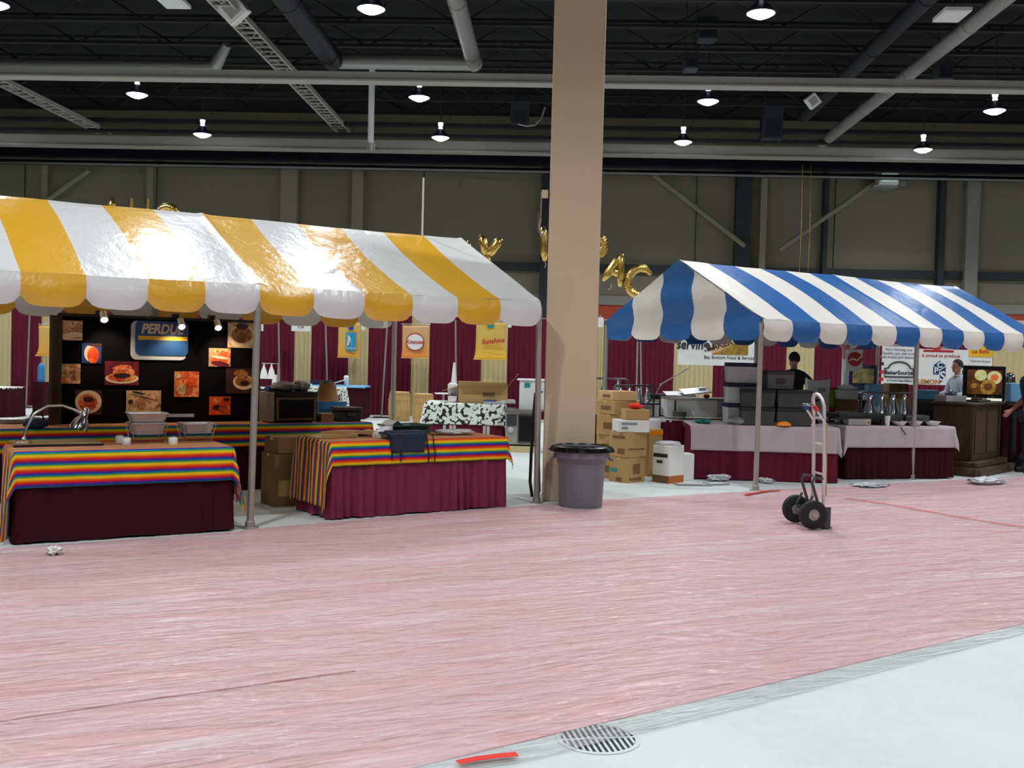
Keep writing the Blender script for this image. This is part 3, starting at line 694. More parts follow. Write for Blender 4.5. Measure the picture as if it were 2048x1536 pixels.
# ================================================================== TABLES
TH = .71
def skirt(bb, w, d, z0, z1, amp=.014, sp=.105, sides='fblr'):
    per = []
    def seg(p, q, nrm):
        L = hypot(q[0]-p[0], q[1]-p[1]); n = max(6, round(L/.018))
        for i in range(n): f = i/n; per.append((p[0]+(q[0]-p[0])*f, p[1]+(q[1]-p[1])*f, nrm))
    seg((0, 0), (w, 0), (0, -1)); seg((w, 0), (w, d), (1, 0)); seg((w, d), (0, d), (0, 1)); seg((0, d), (0, 0), (-1, 0))
    n = len(per); Lp = 2*(w+d)
    def f(u, v):
        i = int(round(u*n)) % n; x, y, nr = per[i]; s = u*Lp
        a = amp*(.25+.9*v)*(sin(2*pi*s/sp+2.6*sin(s*4.1)+1.5*sin(s*9.3))*(.65+.35*sin(s*5.3))+.6*sin(2*pi*s/.31+sin(s*3)))+.02*v
        return (x+nr[0]*a, y+nr[1]*a, z1-(z1-z0)*v+(.006*sin(s*9) if v > .99 else 0))
    bb.grid(f, n, 5)
def table(label, loc, rz, w, d, m, z=TH, zb=.012, amp=.014):
    t = thing('skirted_table', label, 'table', (loc[0], loc[1], 0), rz)
    B().box(0, w, 0, d, z-.03, z).build('tabletop', M['white'], t)
    bb = B(); skirt(bb, w, d, zb, z-.005, amp); bb.build('skirt', M[m], t, smooth=70)
    for x in (.08, w-.08):
        for y in (.08, d-.08): B().tube([(x, y, .0), (x, y, z-.03)], .014, 8).build('leg', M['darksteel'], t)
    return t
def cloth(name, label, cat, loc, rz, w, d, drops, m, z=TH, res=.022, wave=.008, fringe=0, flare=.12, group=None, off=.022):
    f_, b_, l_, r_ = drops
    def P(a, b):
        ea = -a if a < 0 else max(0, a-w); eb = -b if b < 0 else max(0, b-d); sx = min(max(a, 0), w); sy = min(max(b, 0), d)
        D = hypot(ea, eb); zz = z+.006
        if D > 0:
            k = off*min(1, D/.03)+flare*D*(.25 if min(ea, eb) == 0 else .9*sin(2*math.atan2(ea, eb))+.25)
            drop = D; fl = zz-.02
            dx, dy = ea/D, eb/D
            if drop > fl: k += (drop-fl)*.8; drop = fl-.004*sin(D*40)
            k += wave*sin((a if eb > ea else b)*21+2*sin(D*3))*min(1, D/.15)
            sx += dx*k*(1 if a > w else -1); sy += dy*k*(1 if b > d else -1)
            zz -= max(0, drop-.012)
        else: zz += .002*nz(a*6, b*6)
        return (sx, sy, zz)
    na, nb = int((w+l_+r_)/res), int((d+f_+b_)/res)
    ks = sorted([-l_+(w+l_+r_)*i/na for i in range(na+1)]+[-.008, 0, .008, w-.008, w, w+.008]); kb = sorted([-f_+(d+f_+b_)*i/nb for i in range(nb+1)]+[-.008, 0, .008, d-.008, d, d+.008])
    na, nb = len(ks)-1, len(kb)-1
    o = B().grid(lambda u, v: P(ks[round(u*na)], kb[round(v*nb)]), na, nb, None, lambda u, v: (ks[round(u*na)], kb[round(v*nb)])).build(name, M[m], None, (loc[0], loc[1], 0), rz, smooth=80, solid=.004)
    if fringe:
        bb = B()
        for side, lim in ((1, r_),):
            for j in range(0, nb+1, 1):
                p = V(P(w+lim, kb[j])); q = p+V((.012*random.random(), 0, -fringe*(.7+.5*random.random()))); q.z = max(q.z, .01)
                bb.tube([p, (p+q)/2+V((.006, .004, 0)), q], .0035, 4)
        uvm = bb.build('fringe', M[m], o, smooth=60); u = uvm.data.uv_layers.new(name='UVMap')
        for li in range(len(u.data)): u.data[li].uv = (0, uvm.data.vertices[uvm.data.loops[li].vertex_index].co.y)
    return tag(o, label, cat, group)
def wA(u, v, z=0): return V((AO[0]+u*cos(ATH)-v*sin(ATH), AO[1]+u*sin(ATH)+v*cos(ATH), z))
# front left table A
pR, pL = gp(461, 1062), gp(30, 1090); aA = math.atan2(pR.y-pL.y, pR.x-pL.x); wAt = hypot(pR.x-pL.x, pR.y-pL.y)
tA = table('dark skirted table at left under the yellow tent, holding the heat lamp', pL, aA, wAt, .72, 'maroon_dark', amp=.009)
cloth('serape_tablecloth', 'rainbow striped blanket over the left front table, fringed right end hanging', 'tablecloth', pL, aA, wAt, .72, (.29, .02, .68, .42), 'serape2', fringe=.06, flare=.16)
# front right table B
pL2, pR2 = gp(660, 1040), gp(1008, 1014); aB = math.atan2(pR2.y-pL2.y, pR2.x-pL2.x); wB = hypot(pR2.x-pL2.x, pR2.y-pL2.y)
tB = table('maroon skirted table between the two front posts of the yellow tent', pL2, aB, wB, .74, 'maroon_bright', amp=.024)
cloth('serape_tablecloth', 'rainbow striped blanket over the maroon skirted table, long left end hanging', 'tablecloth', pL2, aB, wB, .74, (.235, .1, .62, .16), 'serape', fringe=.05, flare=.16)
# rear table C
cC = wA(-2.7, 2.3); wC = 4.98
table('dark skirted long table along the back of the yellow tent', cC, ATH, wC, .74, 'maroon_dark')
cloth('serape_tablecloth', 'rainbow striped blanket over the long back table below the photo board', 'tablecloth', cC, ATH, wC, .74, (.25, .1, .1, .22), 'serape2', fringe=.05)
# right tent tables
dL, dR = gp(1380, 958), gp(1672, 967); aD = math.atan2(dR.y-dL.y, dR.x-dL.x); wD = hypot(dR.x-dL.x, dR.y-dL.y)
table('maroon skirted table with a white cloth at left in the blue tent', dL, aD, wD, .75, 'maroon')
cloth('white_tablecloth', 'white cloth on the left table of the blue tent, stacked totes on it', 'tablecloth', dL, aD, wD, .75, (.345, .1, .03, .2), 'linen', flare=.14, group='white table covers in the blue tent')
eL = V((3.9, 14.15, 0)); aE = rad(17); wE = 1.66
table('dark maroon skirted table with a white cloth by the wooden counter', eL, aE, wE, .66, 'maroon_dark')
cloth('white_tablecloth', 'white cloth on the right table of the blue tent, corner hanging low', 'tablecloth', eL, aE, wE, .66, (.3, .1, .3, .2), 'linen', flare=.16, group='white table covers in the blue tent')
hL = V((1.02, 14.5, 0)); table('maroon skirted table behind the cartons, holding the white cooler', hL, .02, 2.4, .75, 'maroon')
cloth('white_tablecloth', 'white paper sheet hanging at the left end of the table behind the cartons', 'tablecloth', (hL.x, hL.y), .02, .45, .75, (.25, .02, .2, .0), 'whitecloth', flare=.1, group='white table covers in the blue tent')
iL = V((3.7, 15.65, 0)); table('maroon skirted back table behind the heat lamps in the blue tent', iL, .08, 1.78, .75, 'maroon_dark')
# hall tables
cwL = yp(852, 806, 17.0); table('maroon skirted table under the cow print cloth left of the pillar', (cwL.x, 17.0), .02, 1.26, .75, 'maroon', z=.74)
cloth('cow_print_cloth', 'black and white cow print cloth on the table left of the pillar', 'tablecloth', (cwL.x, 17.0), .02, 1.26, .75, (.36, .1, .3, .25), 'cow', z=.74, flare=.25)
c2 = yp(590, 775, 21); table('table behind the oven under a second cow print cloth', (c2.x, 21), 0, .88, .75, 'maroon_dark', z=.78)
cloth('cow_print_cloth', 'second cow print cloth hanging behind the paper bag and blue carton', 'tablecloth', (c2.x, 21), 0, .88, .75, (.5, .1, .2, .42), 'cow', z=.78, flare=.2)
g = yp(600, 775, 23.6); table('dark maroon skirted booth table with a blue top below the blue square banner', (g.x, 23.6), 0, yp(727, 775, 23.6).x-g.x, .75, 'maroon_dark', z=.74)
cloth('blue_table_cover', 'blue cover on the booth table top below the blue square banner', 'tablecloth', (g.x, 23.6), 0, yp(727, 775, 23.6).x-g.x, .75, (.05, .05, .03, .05), 'lightblue', z=.74)

# ================================================================== PHOTO BOARD
BV = 2.78
def onb(px, py, v=BV):      # pixel -> tent-A local point on the board plane
    d = ray(px, py); n = V((-sin(ATH), cos(ATH), 0)); k = (v-(CAM-V((AO[0], AO[1], 0))).dot(n))/d.dot(n); P = CAM+d*k-V((AO[0], AO[1], 0))
    return V((P.x*cos(ATH)+P.y*sin(ATH), -P.x*sin(ATH)+P.y*cos(ATH), P.z))
bl, tl, trr = onb(130, 850), onb(124, 629), onb(516, 649)
bw, bz0, bz1 = trr.x-tl.x, TH+.008, (tl.z+trr.z)/2
bd = thing('photo_display_board', 'black tabletop display board covered with food photos in the yellow tent', 'display board', wA(tl.x, BV, bz0), ATH)
B().box(0, bw, 0, .04, 0, bz1-bz0).build('panel', mat('board_fabric', '#09080a', .95, spec=.1, var=.2, scale=60), bd)
B().box(-.03, 0, -.02, .06, 0, bz1-bz0+.01).build('side_frame', M['wood_dark'], bd); B().box(bw, bw+.03, -.02, .06, 0, bz1-bz0+.01).build('side_frame', M['wood_dark'], bd)
B().box(-.03, bw+.03, -.02, .06, bz1-bz0, bz1-bz0+.03).build('top_frame', M['black'], bd)
B().at((-.03, 0, 0), rad(-128)).box(0, .16, -.015, .015, 0, bz1-bz0).build('side_wing', M['wood_dark'], bd)
FD = {'tan': [(.3, '#5a3a22'), (.5, '#c58f5c'), (.7, '#f0c89a')], 'red': [(.25, '#5a120c'), (.42, '#b93a1c'), (.55, '#e07a3a'), (.72, '#f0c080')], 'orange': [(.3, '#8e2a10'), (.5, '#e0662a'), (.7, '#ffd09a')],
      'beige': [(.3, '#6d4a2a'), (.5, '#c9a070'), (.7, '#dfc093')], 'brown': [(.3, '#2c1408'), (.5, '#9a5a26'), (.7, '#d69a52')], 'dark': [(.3, '#120606'), (.55, '#3a1410'), (.8, '#6a2a20')], 'wine': [(.3, '#4a0c18'), (.6, '#741424'), (.8, '#8c2430')], 'navy': [(.2, '#0c0c14'), (.5, '#1c3a78'), (.8, '#0c0c14')], 'plate': [(.3, '#d8b08a'), (.7, '#f0d8b4')], 'pepper': [(.3, '#a8280c'), (.55, '#e0501a'), (.8, '#ff8a3a')]}
for k_, st in FD.items(): M['f_'+k_] = foodmat('food_'+k_, st, 16 if k_ not in ('navy', 'plate', 'wine') else 5)
def photo(x0, y0, x1, y1, lab, bg, shapes=()):
    a, b_ = onb(x0, y1, BV-.012), onb(x1, y0, BV-.012); w, h = b_.x-a.x, b_.z-a.z
    bb = B().box(0, w, -.008, 0, 0, h, 0); mats = [M['f_'+bg]]; y = -.010
    for (cx, cz, rx, rz_, mm, ang) in shapes:
        mats.append(M['f_'+mm]); ca, sa = cos(rad(ang)), sin(rad(ang)); pts = []
        for i in range(28):
            ex, ez = rx*w*cos(2*pi*i/28), rz_*h*sin(2*pi*i/28); X = min(max(cx*w+ex*ca-ez*sa, 0), w); Z = min(max(cz*h+ex*sa+ez*ca, 0), h); pts.append((X, y, Z))
        bb.add(pts, [tuple(range(28))], len(mats)-1); y -= .0012
    o = bb.build('photo_print', mats, bd, (a.x-tl.x, -.012+.004, a.z-bz0), smooth=0); o['label'] = lab
photo(125, 642, 165, 680, 'food photo, sliced pale loaf', 'tan', [(.55, .2, .6, .22, 'plate', 4), (.7, .12, .35, .03, 'brown', 8)])
photo(163, 687, 203, 726, 'food photo, red pepper and bread on blue', 'navy', [(.42, .5, .3, .42, 'plate', 0), (.58, .4, .3, .42, 'pepper', 0), (.7, .92, .4, .08, 'dark', 0)])
photo(120, 728, 161, 767, 'food photo, golden pieces on beige', 'tan', [(.25, .55, .1, .12, 'brown', 0), (.65, .88, .12, .09, 'brown', 0), (.3, .14, .3, .08, 'red', -6), (.65, .3, .12, .12, 'brown', 0), (.6, .6, .2, .05, 'brown', 25)])
photo(209, 723, 278, 770, 'food photo, sandwich on a white plate', 'wine', [(.5, .28, .49, .22, 'plate', 0), (.5, .34, .42, .2, 'red', 0), (.55, .55, .32, .2, 'orange', 0), (.5, .4, .25, .1, 'dark', 0), (.5, .72, .28, .13, 'orange', 5)])
photo(149, 780, 204, 830, 'food photo, round plate of dark meat', 'dark', [(.5, .52, .49, .47, 'plate', 0), (.48, .5, .36, .34, 'red', 0), (.5, .62, .2, .12, 'dark', 0)])
photo(252, 781, 322, 826, 'food photo, carved pale roast', 'beige', [(.6, .45, .38, .3, 'tan', 0), (.35, .9, .2, .04, 'dark', -12), (.12, .5, .07, .1, 'dark', 0), (.5, .7, .42, .02, 'dark', -15)])
photo(348, 743, 398, 794, 'food photo, tall close-up of fried chicken', 'red', [(.3, .3, .22, .2, 'beige', 0), (.7, .6, .22, .2, 'pepper', 0), (.15, .85, .13, .14, 'tan', 0)])
photo(417, 697, 461, 733, 'food photo, orange sandwich', 'tan', [(.6, .68, .48, .2, 'orange', -10), (.5, .35, .46, .25, 'orange', -8), (.55, .15, .42, .14, 'wine', -10), (.5, .5, .4, .08, 'plate', -8)])
photo(455, 646, 512, 695, 'food photo, roast on a pale plate at the board corner', 'beige', [(.5, .45, .48, .45, 'plate', 0), (.5, .5, .38, .32, 'brown', 0), (.5, .85, .22, .12, 'dark', 0)])
photo(451, 737, 510, 787, 'food photo, dim plate of mixed food', 'dark', [(.6, .45, .36, .3, 'plate', -4), (.6, .5, .3, .22, 'brown', -4), (.5, .8, .25, .15, 'brown', 0), (.65, .42, .15, .1, 'dark', 0)])
photo(418, 793, 461, 830, 'food photo, red stew', 'pepper', [(.3, .8, .2, .15, 'red', 0), (.35, .4, .2, .15, 'dark', 0), (.7, .35, .25, .2, 'red', 0), (.8, .85, .15, .1, 'dark', 0)])
# sign
a, b_ = onb(262, 719, BV-.03), onb(377, 643, BV-.03); w, h = b_.x-a.x, b_.z-a.z
def rrect(w, h, r, n=6):
    return [(cx+r*cos(t), cz+r*sin(t)) for cx, cz, t0 in ((w-r, h-r, 0), (r, h-r, pi/2), (r, r, pi), (w-r, r, 1.5*pi)) for t in [t0+pi/2*i/n for i in range(n+1)]]
sg = B().prism(rrect(w*.97, h*.97, .06), 0, .02); so = sg.build('logo_sign', M['greylight'], bd); so.data.transform(Matrix.Rotation(pi/2, 4, 'X')); so.location = (a.x-tl.x, -.002, a.z-bz0); so['label'] = 'blue rounded sign with a grey edge and cream lettering'
s2 = B().prism(rrect(w*.93, h*.86, .05), 0, .03).build('face', mat('sign_blue', '#1d4a7c', .35), so); s2.data.transform(Matrix.Rotation(pi/2, 4, 'X')); s2.location = (w*.07, 0, h*.115)
B().box(.12*w, .98*w, -.036, -.02, .5*h, .6*h).build('yellow_bar', M['yellow'], so)
text('PERDUE', .17*h/.5, mat('sign_cream', '#d9b79c', .5), so, (.53*w, -.034, .77*h), shear=.25, bold=.005, sx=.86)
# clip spots
for i, (px, py, lab) in enumerate(((209, 642, 'small lit clip-on spotlight on the board top near its left end'), (364, 656, 'small lit clip-on spotlight in front of the blue sign'), (437, 658, 'small lit clip-on spotlight left of the corner food photo'))):
    P = onb(px, py, BV-.22); t = thing('clip_spotlight', lab, 'spotlight', wA(P.x, P.y, P.z), ATH, 'clip-on spotlights on the photo board')
    B().tube([(0, .05, .07), (0, .12, .1), (0, .22, bz1-P.z+.02)], .01, 6).build('arm', M['black'], t); B().box(-.03, .03, .2, .29, bz1-P.z+.028, bz1-P.z+.07).build('clamp', M['black'], t)
    hd = B().at((0, .04, .05), 0, rad(-40)).lathe([(.02, .06), (.035, .05), (.04, 0), (.045, -.05)], 16).build('head', M['chrome'], t, solid=.003)
    B().at((0, .01, .015), 0, rad(-40)).ell((0, 0, 0), (.036, .036, .028), None, 14, 8).build('bulb', M['spotbulb'], t)
    l = bpy.data.lights.new('spot', 'SPOT'); l.energy = 15; l.color = (1, .8, .58); l.spot_size = rad(95); l.spot_blend = .8; l.shadow_soft_size = .03
    o = bpy.data.objects.new('spot_beam', l); COL.objects.link(o); p0 = wA(P.x, P.y-.05, P.z-.03); o.location = p0
    tgt = wA(P.x+(.1, -.05, .15)[i], BV, P.z-.45); o.rotation_euler = (tgt-p0).to_track_quat('-Z', 'Y').to_euler()

# ================================================================== ITEMS IN THE YELLOW TENT
def put(px, py, z=TH+.006): return gp(px, py, z)
# cutting board + heat lamp
P = put(112, 889); t = thing('cutting_board', 'wooden carving board under the chrome heat lamp on the left table', 'board', P, aA)
B().box(-.33, .33, -.2, .2, 0, .028).build('slab', M['wood_board'], t, bevel=.006); B().box(-.34, .34, -.21, -.2, -.0, .018).build('edge_strip', M['black'], t)
zb = P.z+.028
P = gp(48, 886, zb); t = thing('heat_lamp', 'gooseneck carving heat lamp with chrome shade on the carving board', 'lamp', P, aA)
B().lathe([(.06, 0), (.06, .015), (.02, .03), (.012, .05)], 20).build('base', M['chrome'], t)
n0 = V((0, 0, .05)); Mi = Matrix.Rotation(-aA, 4, 'Z')
def lc(px, py): 
    q = yp(px, py, P.y+.15*0+ (px-48)*.0022) - P; return Mi @ q
B().tube([n0, lc(52, 858), lc(68, 828), lc(95, 812), lc(125, 811), lc(150, 820), lc(166, 828)], .011, 10).build('gooseneck', M['steel'], t)
h0, h1 = lc(172, 822), lc(156, 858); ax = (h1-h0).normalized(); q = V((0, 0, -1)).rotation_difference(ax).to_matrix().to_4x4()
bb = B(); bb.T = Matrix.Translation(h0) @ q; bb.lathe([(.012, .03), (.03, .02), (.034, -.05), (.06, -.09), (.075, -.16)], 24); bb.build('shade', M['chrome'], t, solid=.003)
bb = B(); bb.T = Matrix.Translation(h0) @ q; bb.ell((0, 0, -.1), (.035, .035, .05)); bb.build('bulb', M['hotred'], t)
# chafing racks
def pan(bb, w, d, z0, h, mi=0):
    n = 10
    def ring(k, z): return [(x*k, y*k, z) for x, y in [(sx*(w/2-.03)+.03*cos(a), sy*(d/2-.03)+.03*sin(a)) for sx, sy, a0 in ((1, 1, 0), (-1, 1, pi/2), (-1, -1, pi), (1, -1, 1.5*pi)) for a in [a0+pi/2*i/5 for i in range(6)]]]
    R = [ring(.80, z0), ring(.84, z0+.008), ring(.98, z0+h-.008), ring(1.05, z0+h), ring(1.05, z0+h+.006), ring(.96, z0+h), ring(.8, z0+.006)]; m = 24; vs = sum(R, []); fs = [(i*m+j, i*m+(j+1) % m, (i+1)*m+(j+1) % m, (i+1)*m+j) for i in range(len(R)-1) for j in range(m)]
    fs += [tuple(range(m-1, -1, -1)), tuple(6*m+j for j in range(m))]; bb.add(vs, fs, mi)
def chafer(px, py, w, d, ht, label, pans):
    P = put(px, py); t = thing('chafing_rack', label, 'chafing rack', P, aA, 'wire chafing racks on the left table')
    bb = B()
    for zz, k in ((ht, 1), (ht*.5, .92), (.03, .8)): bb.tube([(sx*w/2*k, sy*d/2*k, zz) for sx, sy in ((-1, -1), (1, -1), (1, 1), (-1, 1))], .0035, 6, closed=True)
    bb.build('wire_frame', M['steel'], t)
    for sx in (-1, 1):
        for sy in (-1, 1): B().tube([(sx*w/2*.76, sy*d/2*.78, .002), (sx*w/2, sy*d/2, ht)], .004, 6).build('leg', M['steel'], t)
    for i, (z0, h, s, lab) in enumerate(pans):
        bb = B(); pan(bb, w*s, d*s, z0, h); o = bb.build('foil_pan', M['alu'], None, P, aA); o.location.z += 0
        tag(o, lab, 'pan', 'foil pans on the left table')
    return P
chafer(293, 884, .31, .25, .165, 'wire chafing rack under the pair of stacked foil pans', [(.07, .1, .93, 'lower foil pan set inside the wire rack at centre of the left table'), (.178, .075, 1.02, 'upper foil pan stacked on the other one in the centre rack')])
chafer(392, 881, .29, .24, .15, 'wire chafing rack at the right end of the left table', [(.07, .085, .95, 'single foil pan in the rack at the right end of the left table')])
P = wA(.0, 1.5); P = put(350, 868); t = tag(B().at((0, 0, .17)).cbox(.3, .22, 0, .012).box(-.15, .15, -.11, -.1, .012, .03).build('foil_sheet_cover', M['alu'], None, P, aA), 'flat foil lid lying across the racks of the left table', 'lid')
t.location.z = put(0, 0).z if False else P.z
for px, py, lab in ((240, 886, 'left one of the small white fuel tins by the centre rack'), (252, 890, 'front fuel tin left of the centre rack'), (346, 889, 'fuel tin between the two chafing racks')):
    P = put(px, py); t = thing('fuel_tin', lab, 'tin', P, 0, 'fuel tins on the left table')
    B().lathe([(.036, 0), (.038, .004), (.038, .055), (.034, .06), (.022, .062)], 18).build('can', M['white'], t); B().lathe([(.02, .062), (.02, .072), (.001, .073)], 12).build('cap', M['steel'], t)

# items on the back table
cz = TH+.008
def atC(u, v, z=cz): return wA(u, v, z)
t = thing('toaster_oven', 'black oven with a brown-framed glass door beside the photo board', 'oven', atC(1.13, 2.42), ATH)
B().box(0, .52, 0, .42, .015, .35).build('body', M['black'], t, bevel=.01); B().box(.02, .5, -.014, .0, .03, .29).build('door', M['kraft_dark'], t, bevel=.004)
B().box(.05, .47, -.018, -.012, .055, .265).build('glass', M['blackgloss'], t); B().tube([(.06, -.035, .275), (.46, -.035, .275)], .008, 8).build('handle', M['darksteel'], t)
B().box(.0, .52, -.01, .0, .3, .35).build('control_strip', M['black'], t); B().box(-.05, 0, 0, .42, .015, .345).build('side_panel', M['galv'], t)
for x in (.05, .47):
    for y in (.05, .37): B().tube([(x, y, 0), (x, y, .02)], .014, 8).build('foot', M['rubber'], t)
P = atC(1.33, 2.62, cz+.352); random.seed(4)
tag(B().at((0, 0, .055)).ell((0, 0, 0), (.17, .12, .055), None, 16, 8, .2).build('plastic_bundle', M['film_grey'], None, P, ATH, smooth=20), 'grey crumpled plastic bundle on top of the black oven', 'plastic bundle')
P = atC(1.2, 2.7, cz+.352); tag(B().cbox(.1, .12, 0, .055).build('blue_box', M['royal'], None, P, ATH, bevel=.005), 'small bright blue box on the oven top by the tent post', 'box')
P = atC(1.52, 2.62, cz+.352); tag(B().at((0, 0, .06)).ell((0, 0, 0), (.11, .1, .06), None, 14, 8, .25).build('plastic_bundle', M['film_grey'], None, P, ATH, smooth=20), 'second grey plastic bundle at the right end of the oven top', 'plastic bundle')
def carton(name, label, P, rz, w, d, h, m, flaps=False, marks=(), tape=True, cat='box', group=None, z=None):
    """closed or open cardboard carton with folded edges, tape and printed marks"""
    t = thing(name, label, cat, P, rz, group)
    bb = B()
    if flaps:
        s = .006
        bb.box(-w/2, w/2, -d/2, -d/2+s, 0, h).box(-w/2, w/2, d/2-s, d/2, 0, h).box(-w/2, -w/2+s, -d/2, d/2, 0, h).box(w/2-s, w/2, -d/2, d/2, 0, h).box(-w/2, w/2, -d/2, d/2, 0, s)
        bb.build('body', M[m], t)
        for (x, y, r, L, dd) in ((0, -d/2, 0, w, d*.45), (0, d/2, pi, w, d*.45), (w/2, 0, pi/2, d, w*.35), (-w/2, 0, -pi/2, d, w*.35)):
            o = B().at((0, 0, 0), 0, rad(random.choice((-25, -50, 20)))).box(-L/2, L/2, -dd, 0, 0, s).build('flap', M[m], t, (x, y, h), r)
    else:
        bb.cbox(w, d, 0, h).build('body', M[m], t, bevel=.006)
        if tape: B().box(-w/2-.001, w/2+.001, -.025, .025, h-.03, h+.0015).build('tape', M['kraft_light'], t)
        B().box(-w/2, w/2, -.002, .002, h, h+.0018).build('seam', M['kraft_dark'], t)
    for (face, x0, x1, z0, z1, mm) in marks:
        if face == 'f': B().box(x0*w-w/2, x1*w-w/2, -d/2-.0025, -d/2+.001, z0*h, z1*h).build('print', M[mm], t)
        elif face == 'l': B().box(-w/2-.0025, -w/2+.001, x0*d-d/2, x1*d-d/2, z0*h, z1*h).build('print', M[mm], t)
        else: B().box(w/2-.001, w/2+.0025, x0*d-d/2, x1*d-d/2, z0*h, z1*h).build('print', M[mm], t)
    return t
carton('blue_carton', 'blue and white carton under the paper bag on the back table', atC(2.0, 2.92), ATH, .42, .2, .22, 'white', tape=False, marks=[('f', 0, 1, .28, 1, 'blue'), ('f', .15, .5, .4, .6, 'teal')])
P = atC(2.0, 2.92, cz+.224); t = thing('paper_bag', 'crumpled brown paper bag standing on the blue carton', 'bag', P, ATH)
B().grid(lambda u, v: ((.15-.05*v+.012*nz(u*9, v*5))*(.9 if v > .8 else 1)*cos(2*pi*u), (.09-.05*v)*sin(2*pi*u)+.01*nz(u*7, v*6, 3), .22*v+.02*sin(u*25)*(v > .95)), 28, 10).build('sack', M['paperbag'], t, smooth=25)
B().box(-.13, .13, -.07, .07, 0, .004).build('bag_bottom', M['paperbag'], t)
carton('small_carton', 'low brown carton at the right end of the back table beside the oven', atC(1.78, 2.5), ATH, .16, .18, .1, 'kraft_dark')
t = thing('dark_crate', 'black crate with a brown lid at the right end of the back table', 'crate', atC(2.08, 2.55), ATH)
B().cbox(.26, .26, 0, .13).build('bin', M['black'], t, bevel=.008); B().cbox(.29, .29, .13, .17).build('lid', M['wood_dark'], t, bevel=.006); B().box(-.05, .05, -.14, -.128, .07, .1).build('handle', M['darksteel'], t)
for px, py, lab, m_, s in ((22, 838, 'pale flat plates stacked at the far left of the back table', 'white', .24),):
    P = gp(px, py+8, cz)
    for i in range(3):
        o = B().lathe([(.04, 0), (s*.55, .003), (s*.62, .014), (s*.6, .016), (s*.5, .006), (.001, .005)], 28).build('plate', M[m_], None, (P.x, P.y, P.z+i*.016)); tag(o, ('bottom', 'middle', 'top')[i]+' one of three pale plates stacked at the left of the back table', 'plate', 'pale plates on the back table')
P = gp(72, 856, cz); t = thing('dark_bag', 'small dark blue bag on the back table behind the heat lamp', 'bag', P, ATH)
B().at((0, 0, .05)).ell((0, 0, 0), (.12, .08, .055), None, 16, 9, .12).build('pouch', M['navy'], t, smooth=30); B().tube([(-.06, 0, .09), (-.03, 0, .16), (.04, 0, .16), (.07, 0, .09)], .008, 6).build('handle', M['black'], t)
P = gp(95, 846, cz); tag(B().lathe([(.03, 0), (.035, .05), (.03, .06), (.001, .06)], 14).build('cup', M['white'], None, P), 'small white cup on the back table beside the dark bag', 'cup')

# floor cartons under the tent
P = gp(563, 1014); t = carton('tall_carton', 'tall brown carton on the floor between the two front tables', (P.x, P.y+.22, 0), ATH, .42, .36, .52, 'kraft_dark', marks=[('f', .1, .5, .2, .5, 'kraft')])
carton('top_carton', 'flatter brown carton on the tall one between the two front tables', (P.x+.02, P.y+.24, .524), ATH+.1, .43, .3, .16, 'kraft_dark')

# items on table B
zB = TH+.012
def atB(u, v, z=zB): return V((pL2.x+u*cos(aB)-v*sin(aB), pL2.y+u*sin(aB)+v*cos(aB), z))
for i, (u, v, w, d, r, lab) in enumerate(((.22, .5, .42, .3, .2, 'flat brown cardboard sheet at the left of the rainbow covered table'), (.45, .62, .5, .28, -.25, 'second cardboard sheet lying behind the clear bag'))):
    t = thing('cardboard_sheet', lab, 'cardboard', atB(u, v, zB+i*.02), aB+r); B().grid(lambda a, b_: ((a-.5)*w, (b_-.5)*d, .02*sin(a*3)+.03*(a > .85)*(a-.85)*6), 14, 4).build('sheet', M['kraft_light'], t, solid=.006); B().at((0, 0, .0)).box(-w*.5, w*.5, -d*.52, -d*.5, 0, .03).build('flap', M['kraft'], t)
t = thing('glass_jar', 'clear wrapped jar catching the light on the rainbow covered table', 'jar', atB(.66, .25), aB+.5)
bb = B().at((0, 0, .052), 0, 0, pi/2*.85); bb.lathe([(.001, -.13), (.05, -.12), (.055, 0), (.05, .07), (.03, .1), (.03, .13), (.001, .13)], 20); bb.build('vessel', M['film_wrap'], t); B().at((0, 0, .052), 0, 0, pi/2*.85).lathe([(.034, .12), (.034, .15), (.001, .151)], 16).build('lid', M['steel'], t)
for i, (u, v, rz_, lab) in enumerate(((.98, .42, .1, 'lower dark green tray on the rainbow covered table'), (1.0, .44, .22, 'upper dark green tray lying crosswise on the other'))):
    t = thing('green_tray', lab, 'tray', atB(u, v, zB+i*.05), aB+rz_, 'dark green trays'); bb = B(); pan(bb, .46, .32, 0, .055); bb.build('tray', M['greentray'], t)
o = B().grid(lambda a, b_: ((a-.5)*.24, (b_-.5)*.16, .01+.06*(1-abs(2*a-1))), 8, 3).build('white_paper', M['white'], None, atB(.86, .46, zB+.08), aB+.3, smooth=0, solid=.002); tag(o, 'folded white paper tent on the green trays', 'paper')
t = thing('folded_apron', 'dark denim apron folded over the front edge with its straps hanging', 'apron', atB(.78, 0), aB)
def apr(a, b_):
    x = (a-.5)*(.44-.1*b_); s = b_*.34-.16
    y = -s if s < 0 else -.0; zz = .055+.012*nz(a*5, b_*5) if s < 0 else .055-s
    return (x, (y+.0 if s < 0 else -.035-.01*sin(a*9)), zz)
B().grid(apr, 24, 16).build('cloth', M['denim'], t, smooth=70, solid=.012)
B().box(-.15, .24, .03, .2, .035, .075).build('folded_layers', M['navy'], t, bevel=.012)
for x, l_ in ((-.2, .22), (-.1, .24), (.2, .26), (.27, .25)):
    B().tube([(x, .04, .05), (x, -.03, .04), (x+.01, -.04, -.06), (x+.025, -.045, -.15), (x+.02, -.045, .03-l_)], .006, 6).build('strap', M['black'], t)
P = atB(1.55, .4); t = thing('plastic_wrap', 'clear flat plastic wrap at the right end of the rainbow covered table', 'plastic wrap', P, aB)
